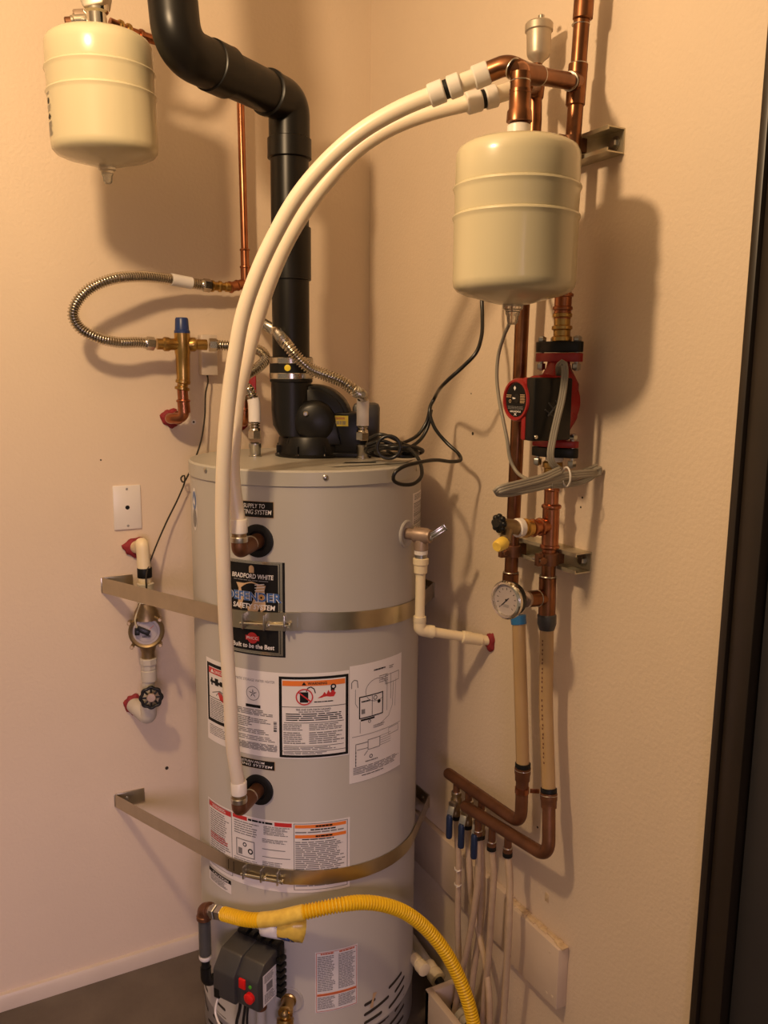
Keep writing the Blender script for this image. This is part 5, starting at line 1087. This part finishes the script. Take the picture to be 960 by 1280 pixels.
b = MB(); b.tube([ge-Z*.028, V((gl.x, gl.y, PT(257, 1195, TR+.03).z))], .0148, 'clear', 20, False); b.build('clear_sleeve', gp)
b = MB(); q = V((gl.x, gl.y, PT(257, 1196, TR+.03).z)); b.rev(q+Z*.006, q-Z, [(0, .015), (.004, .0155), (.008, .0155), (.012, .013)], 'wplast', 20); b.build('thread_tape', gp)
b = MB(); q = V((gl.x, gl.y, gl.z-.02)); inner = er(theta(gl)); b.tube(fillet([q+Z*.012, q-Z*.03, q-Z*.03-inner*.05], .02), .013, 'blackp', 18); b.build('lower_elbow', gp)
gh = thing('gas_hose', 'yellow corrugated gas hose arching across the front of the water heater', 'gas hose', PD(589, 1262, 1.75))
f0 = ge+dgh*.022; f1 = f0+dgh*.062
b = MB(); b.rev(f0, f1, [(0, .012), (.010, .012), (.011, .014), (.02, .014)], 'zinc', 20); b.hexn(f0+dgh*.018, f0+dgh*.034, .0185, 'zinc'); b.hexn(f0+dgh*.038, f0+dgh*.060, .0175, 'zinc'); b.build('flare_nut', gh)
hp = [f0+dgh*.056, PT(304, 1148.5, TR+.042), PT(318, 1150, TR+.045), PT(345, 1148, TR+.05), PT(372, 1142, TR+.055), PT(400, 1136, TR+.06), PT(425, 1131, TR+.065), PD(452, 1128, 1.71), PD(480, 1131, 1.73), PD(507, 1141, 1.75), PD(532, 1160, 1.765), PD(554, 1186, 1.77), PD(571, 1216, 1.77), PD(583, 1246, 1.765), PD(591, 1275, 1.76), PD(597, 1315, 1.75)]
sp = spline(hp, .0012); b = MB(); b.tube(sp, .0145, 'yellow', 16, True, corr(.0144, .0022, .0072)); b.build('corrugated_hose', gh)
n_ = len(sp); i0 = min(range(n_), key=lambda i: abs(proj(sp[i])[0]-326)); i1 = min(range(n_), key=lambda i: abs(proj(sp[i])[0]-384)); b = MB(); b.tube(sp[i0:i1:8], .0172, 'ytag', 18); o = b.build('tag_wrap', gh); o['label'] = 'crinkled yellow paper tag wrapped on the hose'
def tagpt(x, y, d): return PT(x, y, TR+d)
b = MB(); grid = []
for (a0, a1, d) in (((323, 1153), (383, 1149), .052), ((324, 1160), (383, 1158), .060), ((324, 1166), (382, 1167), .062), ((326, 1170), (380, 1174), .058), ((338, 1173), (378, 1179), .055)):
    grid.append([tagpt(a0[0]+(a1[0]-a0[0])*k/8, a0[1]+(a1[1]-a0[1])*k/8, d+.003*math.sin(k*1.9+a0[1])) for k in range(9)])
for (k0, k1, mt_n) in ((0, 3, 'white'), (3, 8, 'ytag')):
    vs_ = [grid[r_][k] for r_ in range(5) for k in range(k0, k1+1)]; w_ = k1-k0+1
    b.add(vs_, [[r_*w_+k, (r_+1)*w_+k, (r_+1)*w_+k+1, r_*w_+k+1] for r_ in range(4) for k in range(w_-1)], mt_n)
vs_ = [grid[0][1]+tcam*.001, grid[1][1]+tcam*.001, grid[1][3]+tcam*.001, grid[0][3]+tcam*.001]; b.add(vs_, [[0, 1, 2, 3]], 'blue'); vs_ = [grid[3][3]+tcam*.0015, grid[4][4]+tcam*.0015, grid[4][6]+tcam*.0015, grid[3][5]+tcam*.0015]; b.add(vs_, [[0, 1, 2, 3]], 'bluecap')
o = b.build('hang_tag', gh); o['label'] = 'yellow and white folded tag hanging below the hose'; sm = o.modifiers.new('thickness', 'SOLIDIFY'); sm.thickness = .0006

# ------------------------------------------------------------------ cords
bc = thing('black_cord', 'black power cord looping from behind the expansion tank to the blower', 'power cord', PZ(505, 572, TZ))
cpts = [PR(655, 270, .078), PR(640, 285, .10), PR(618, 312, .09), PR(605, 345, .08), PR(602.5, 372, .08), PR(603, 395, .085), PR(602, 420, .10), PR(595, 441, .12), PR(578, 459, .14), PR(558, 477, .16), PD(543, 498, 1.97), PD(537, 512, 1.96), PD(543, 534, 1.95), PD(558, 553, 1.94), PD(573, 567, 1.92), PD(576, 575, 1.90), PD(565, 577, 1.88), PD(545, 575, 1.84), PD(524, 578, 1.80), PD(503, 584, 1.77), PD(493, 592, 1.76), PD(492, 600, 1.765), PD(500, 605, 1.775), PD(516, 605, 1.79), PD(526, 597, 1.81), PD(527, 585, 1.835), PD(522, 572, 1.86), PD(513, 562, 1.88), PD(500, 556, 1.90)]
b = MB(); b.tube(spline(cpts, .006), .0042, 'cord', 12); b.build('cord', bc)
b = MB(); b.tube(spline([PD(538, 509, 1.962), PD(533, 528, 1.96), PD(522, 544, 1.95), PD(505, 553, 1.93), PD(490, 556, 1.92)], .006), .0042, 'cord', 12); b.tube(spline([PD(539, 512, 1.965), PD(535, 533, 1.96), PD(526, 549, 1.95), PD(512, 560, 1.93)], .006), .0042, 'cord', 12); b.build('second_run', bc)
b = MB(); random.seed(11); cc = PZ(490, 567, TZ)+Z*.024
cc = PD(488, 559, 1.93); cc.z = TZ+.022
for i in range(6):
    rr_ = []; a0 = random.uniform(0, 6); w1, w2 = random.uniform(.034, .055), random.uniform(.010, .022); tz_ = random.uniform(-.3, .3)
    for k in range(29):
        a = a0+2*PI*k/28; rr_.append(cc+ri*(w1*math.cos(a)+.008*i-.012)+fo*(w1*.6*math.sin(a)+.004*i)+Z*(w2*math.sin(a)*.75+tz_*w1*.4*math.cos(a)+.004))
    b.tube(rr_, .0042, 'cord', 10)
# vertical front loop of the coil
rr_ = [PD(486+14.5*math.cos(2*PI*k/28), 559+14*math.sin(2*PI*k/28), 1.86) for k in range(29)]; b.tube(rr_, .0042, 'cord', 10)
b.tube(spline([PD(462, 548, 1.90), PD(475, 543, 1.89), PD(492, 548, 1.89), PD(506, 556, 1.90), PD(523, 560, 1.92)], .006), .0042, 'cord', 10); b.tube(spline([PD(458, 556, 1.91), PD(478, 551, 1.90), PD(500, 560, 1.90), PD(521, 568, 1.91)], .006), .0042, 'cord', 10)
b.build('coiled_slack', bc)
random.seed(5)
gc_ = thing('grey_cable', 'grey ribbed pump cable bundled with a white tie under the pump', 'power cable', PR(690, 605, .12))
yc = py_-.068
def PC(x, y, dy=0): return PY(x, y, yc-dy)
def ribbon(pts, w=.006): 
    sp = spline(pts, .006); b = MB()
    for k in (-1, 0, 1):
        tr = []
        for i, p in enumerate(sp):
            a = sp[max(0, i-1)]; c = sp[min(len(sp)-1, i+1)]; d = (c-a).normalized(); s_ = d.cross((CAM-p).normalized()).normalized(); tr.append(p+s_*(k*w*.62))
        b.tube(tr, w*.5, 'cable', 10)
    return b
ribbon([PC(699, 468, -.03), PC(700, 456, 0), PC(704, 453, .005), PC(706, 462, .006), PC(705, 480, .004), PC(702, 500, .004), PC(696, 525, .004), PC(691, 548, .004), PC(688, 570, .006), PC(691, 580, .006), PC(700, 588, .004)]).build('drop', gc_)
b = ribbon([PC(700, 588, .012), PC(680, 597, .016), PC(655, 604, .018), PC(628, 611, .018), PC(621, 614, .012), PC(632, 616, .004), PC(660, 611, .002), PC(690, 604, .0), PC(715, 596, -.002), PC(738, 588, -.004), PC(747, 584, -.002)], .0072); b.build('bundle_turn', gc_)
b = ribbon([PC(747, 585, .006), PC(748, 590, .004), PC(735, 592, .010), PC(705, 595, .012), PC(675, 603, .014), PC(645, 609, .014), PC(625, 613, .010)], .0072); b.build('bundle_turn', gc_)
b = ribbon([PC(690, 607, .004), PC(710, 606, .002), PC(728, 602, .0), PC(741, 595, -.002), PC(744, 590, -.004)], .005); b.build('bundle_turn', gc_)
b = MB(); b.tube(spline([PR(652, 320, .076), PR(650, 340, .10), PR(644, 368, .14), PR(638, 400, .155), PR(630, 420, .14), PR(623, 444, .13), PR(621, 470, .13), PR(624, 500, .13), PR(629, 525, .13), PR(634, 550, .13), PR(638, 575, .125), PR(646, 590, .12), PR(660, 600, .13)], .006), .0036, 'cable', 12); b.build('thin_run', gc_)
b = MB(); tr = [PC(708+5*math.cos(2*PI*k/20), 596+12*math.sin(2*PI*k/20), .012+.012*math.cos(2*PI*k/20)) for k in range(21)]; b.tube(tr, .0018, 'wplast', 8, False); b.build('zip_tie', gc_)

# ------------------------------------------------------------------ floor corner: drain pipes and boxed ledge
lx = PZ(528, 1262, .12)
bxw = thing('ledge_box', 'painted open ledge box on the floor by the right wall', 'box', V((-.10, PR(560, 1285, .1).y, 0)))
z_t = PD(532, 1236, 1.88).z
p_fl = PD(531.5, 1237, 1.88); p_bk = PD(547, 1229, 1.93)
xl_ = p_fl.x; yb = p_fl.y
yn = yb-.42
b = MB(); b.box(V((xl_+.009, (yb+yn)/2, z_t/2)), X*.009, Y*((yb-yn)/2), Z*(z_t/2), 'wood', .002); b.build('front_panel', bxw)
b = MB(); b.box(V((xl_+.045, yb-.009, z_t/2)), X*.045, Y*.009, Z*(z_t/2-.0005), 'wood', .002); b.build('end_panel', bxw)
for k, (dx, dz, lb_) in enumerate(((.0, .0, 'pale drain pipe with brass coupling in the gap behind the heater'), (-.045, -.035, 'shorter pale drain pipe with coupling beside the heater base'))):
    xx = -.06+dx; zz = .26+dz
    q0, q1 = PR(507, 1165, -xx), PR(548, 1225, -xx)
    if k: q0, q1 = PR(510, 1188, .12), PR(531, 1213, .12)
    t = thing('drain_pipe', lb_, 'pipe', q1, 'floor corner drain pipes')
    d = (q1-q0).normalized(); b = MB(); b.tube([q0-d*.15, q1], .0155 if not k else .011, 'pvc', 18); b.build('pipe', t)
    b = MB(); r_ = .019 if not k else .015; b.rev(q1-d*.055, q1, [(0, r_-.003), (.002, r_), (.026, r_), (.028, r_-.002), (.030, r_-.002), (.032, r_+.002), (.054, r_+.002), (.056, r_-.004)], 'cpvc', 18); b.build('coupling', t)
    if not k:
        q2 = PR(592, 1292, .06); b = MB(); b.tube([q1-d*.01, q2], .012, 'rubber', 16); b.rev(along(q1, q2, .55), q2, [(0, .012), (.002, .019), (.03, .019), (.032, .015), (.05, .015)], 'pvc', 16); b.rev(along(q1, q2, .3), q2, [(0, .012), (.002, .016), (.012, .016), (.014, .012)], 'zinc', 6); b.build('black_hose', t)

# ------------------------------------------------------------------ light
def lamp(name, loc, power, col, r):
    d = bpy.data.lights.new(name, 'POINT'); d.energy = power; d.color = col; d.shadow_soft_size = r
    o = bpy.data.objects.new(name, d); C.objects.link(o); o.location = loc; return o
lamp('ceiling_bulb', (-1.28, -1.16, 2.45), 54, (1.0, .69, .39), .055)
# added soft fill behind the camera, aimed to brighten the lower left wall
d = bpy.data.lights.new('added_fill', 'AREA'); d.shape = 'RECTANGLE'; d.size = .9; d.size_y = .9; d.energy = 3.8; d.color = (1, .74, .95); d.spread = math.radians(54)
o = bpy.data.objects.new('added_fill', d); C.objects.link(o); o.location = (-1.7, -3.8, 1.3)
o.rotation_euler = (V((-1.1, 0, .2))-o.location).to_track_quat('-Z', 'Y').to_euler()
w = bpy.data.worlds.new('world'); bpy.context.scene.world = w; w.use_nodes = True
bg = w.node_tree.nodes['Background']; bg.inputs[0].default_value = (1.0, .74, .50, 1); bg.inputs[1].default_value = .23
vs = bpy.context.scene.view_settings; vs.view_transform = 'Standard'; vs.look = 'None'; vs.gamma = 1; vs.use_curve_mapping = False; vs.exposure = 0.0
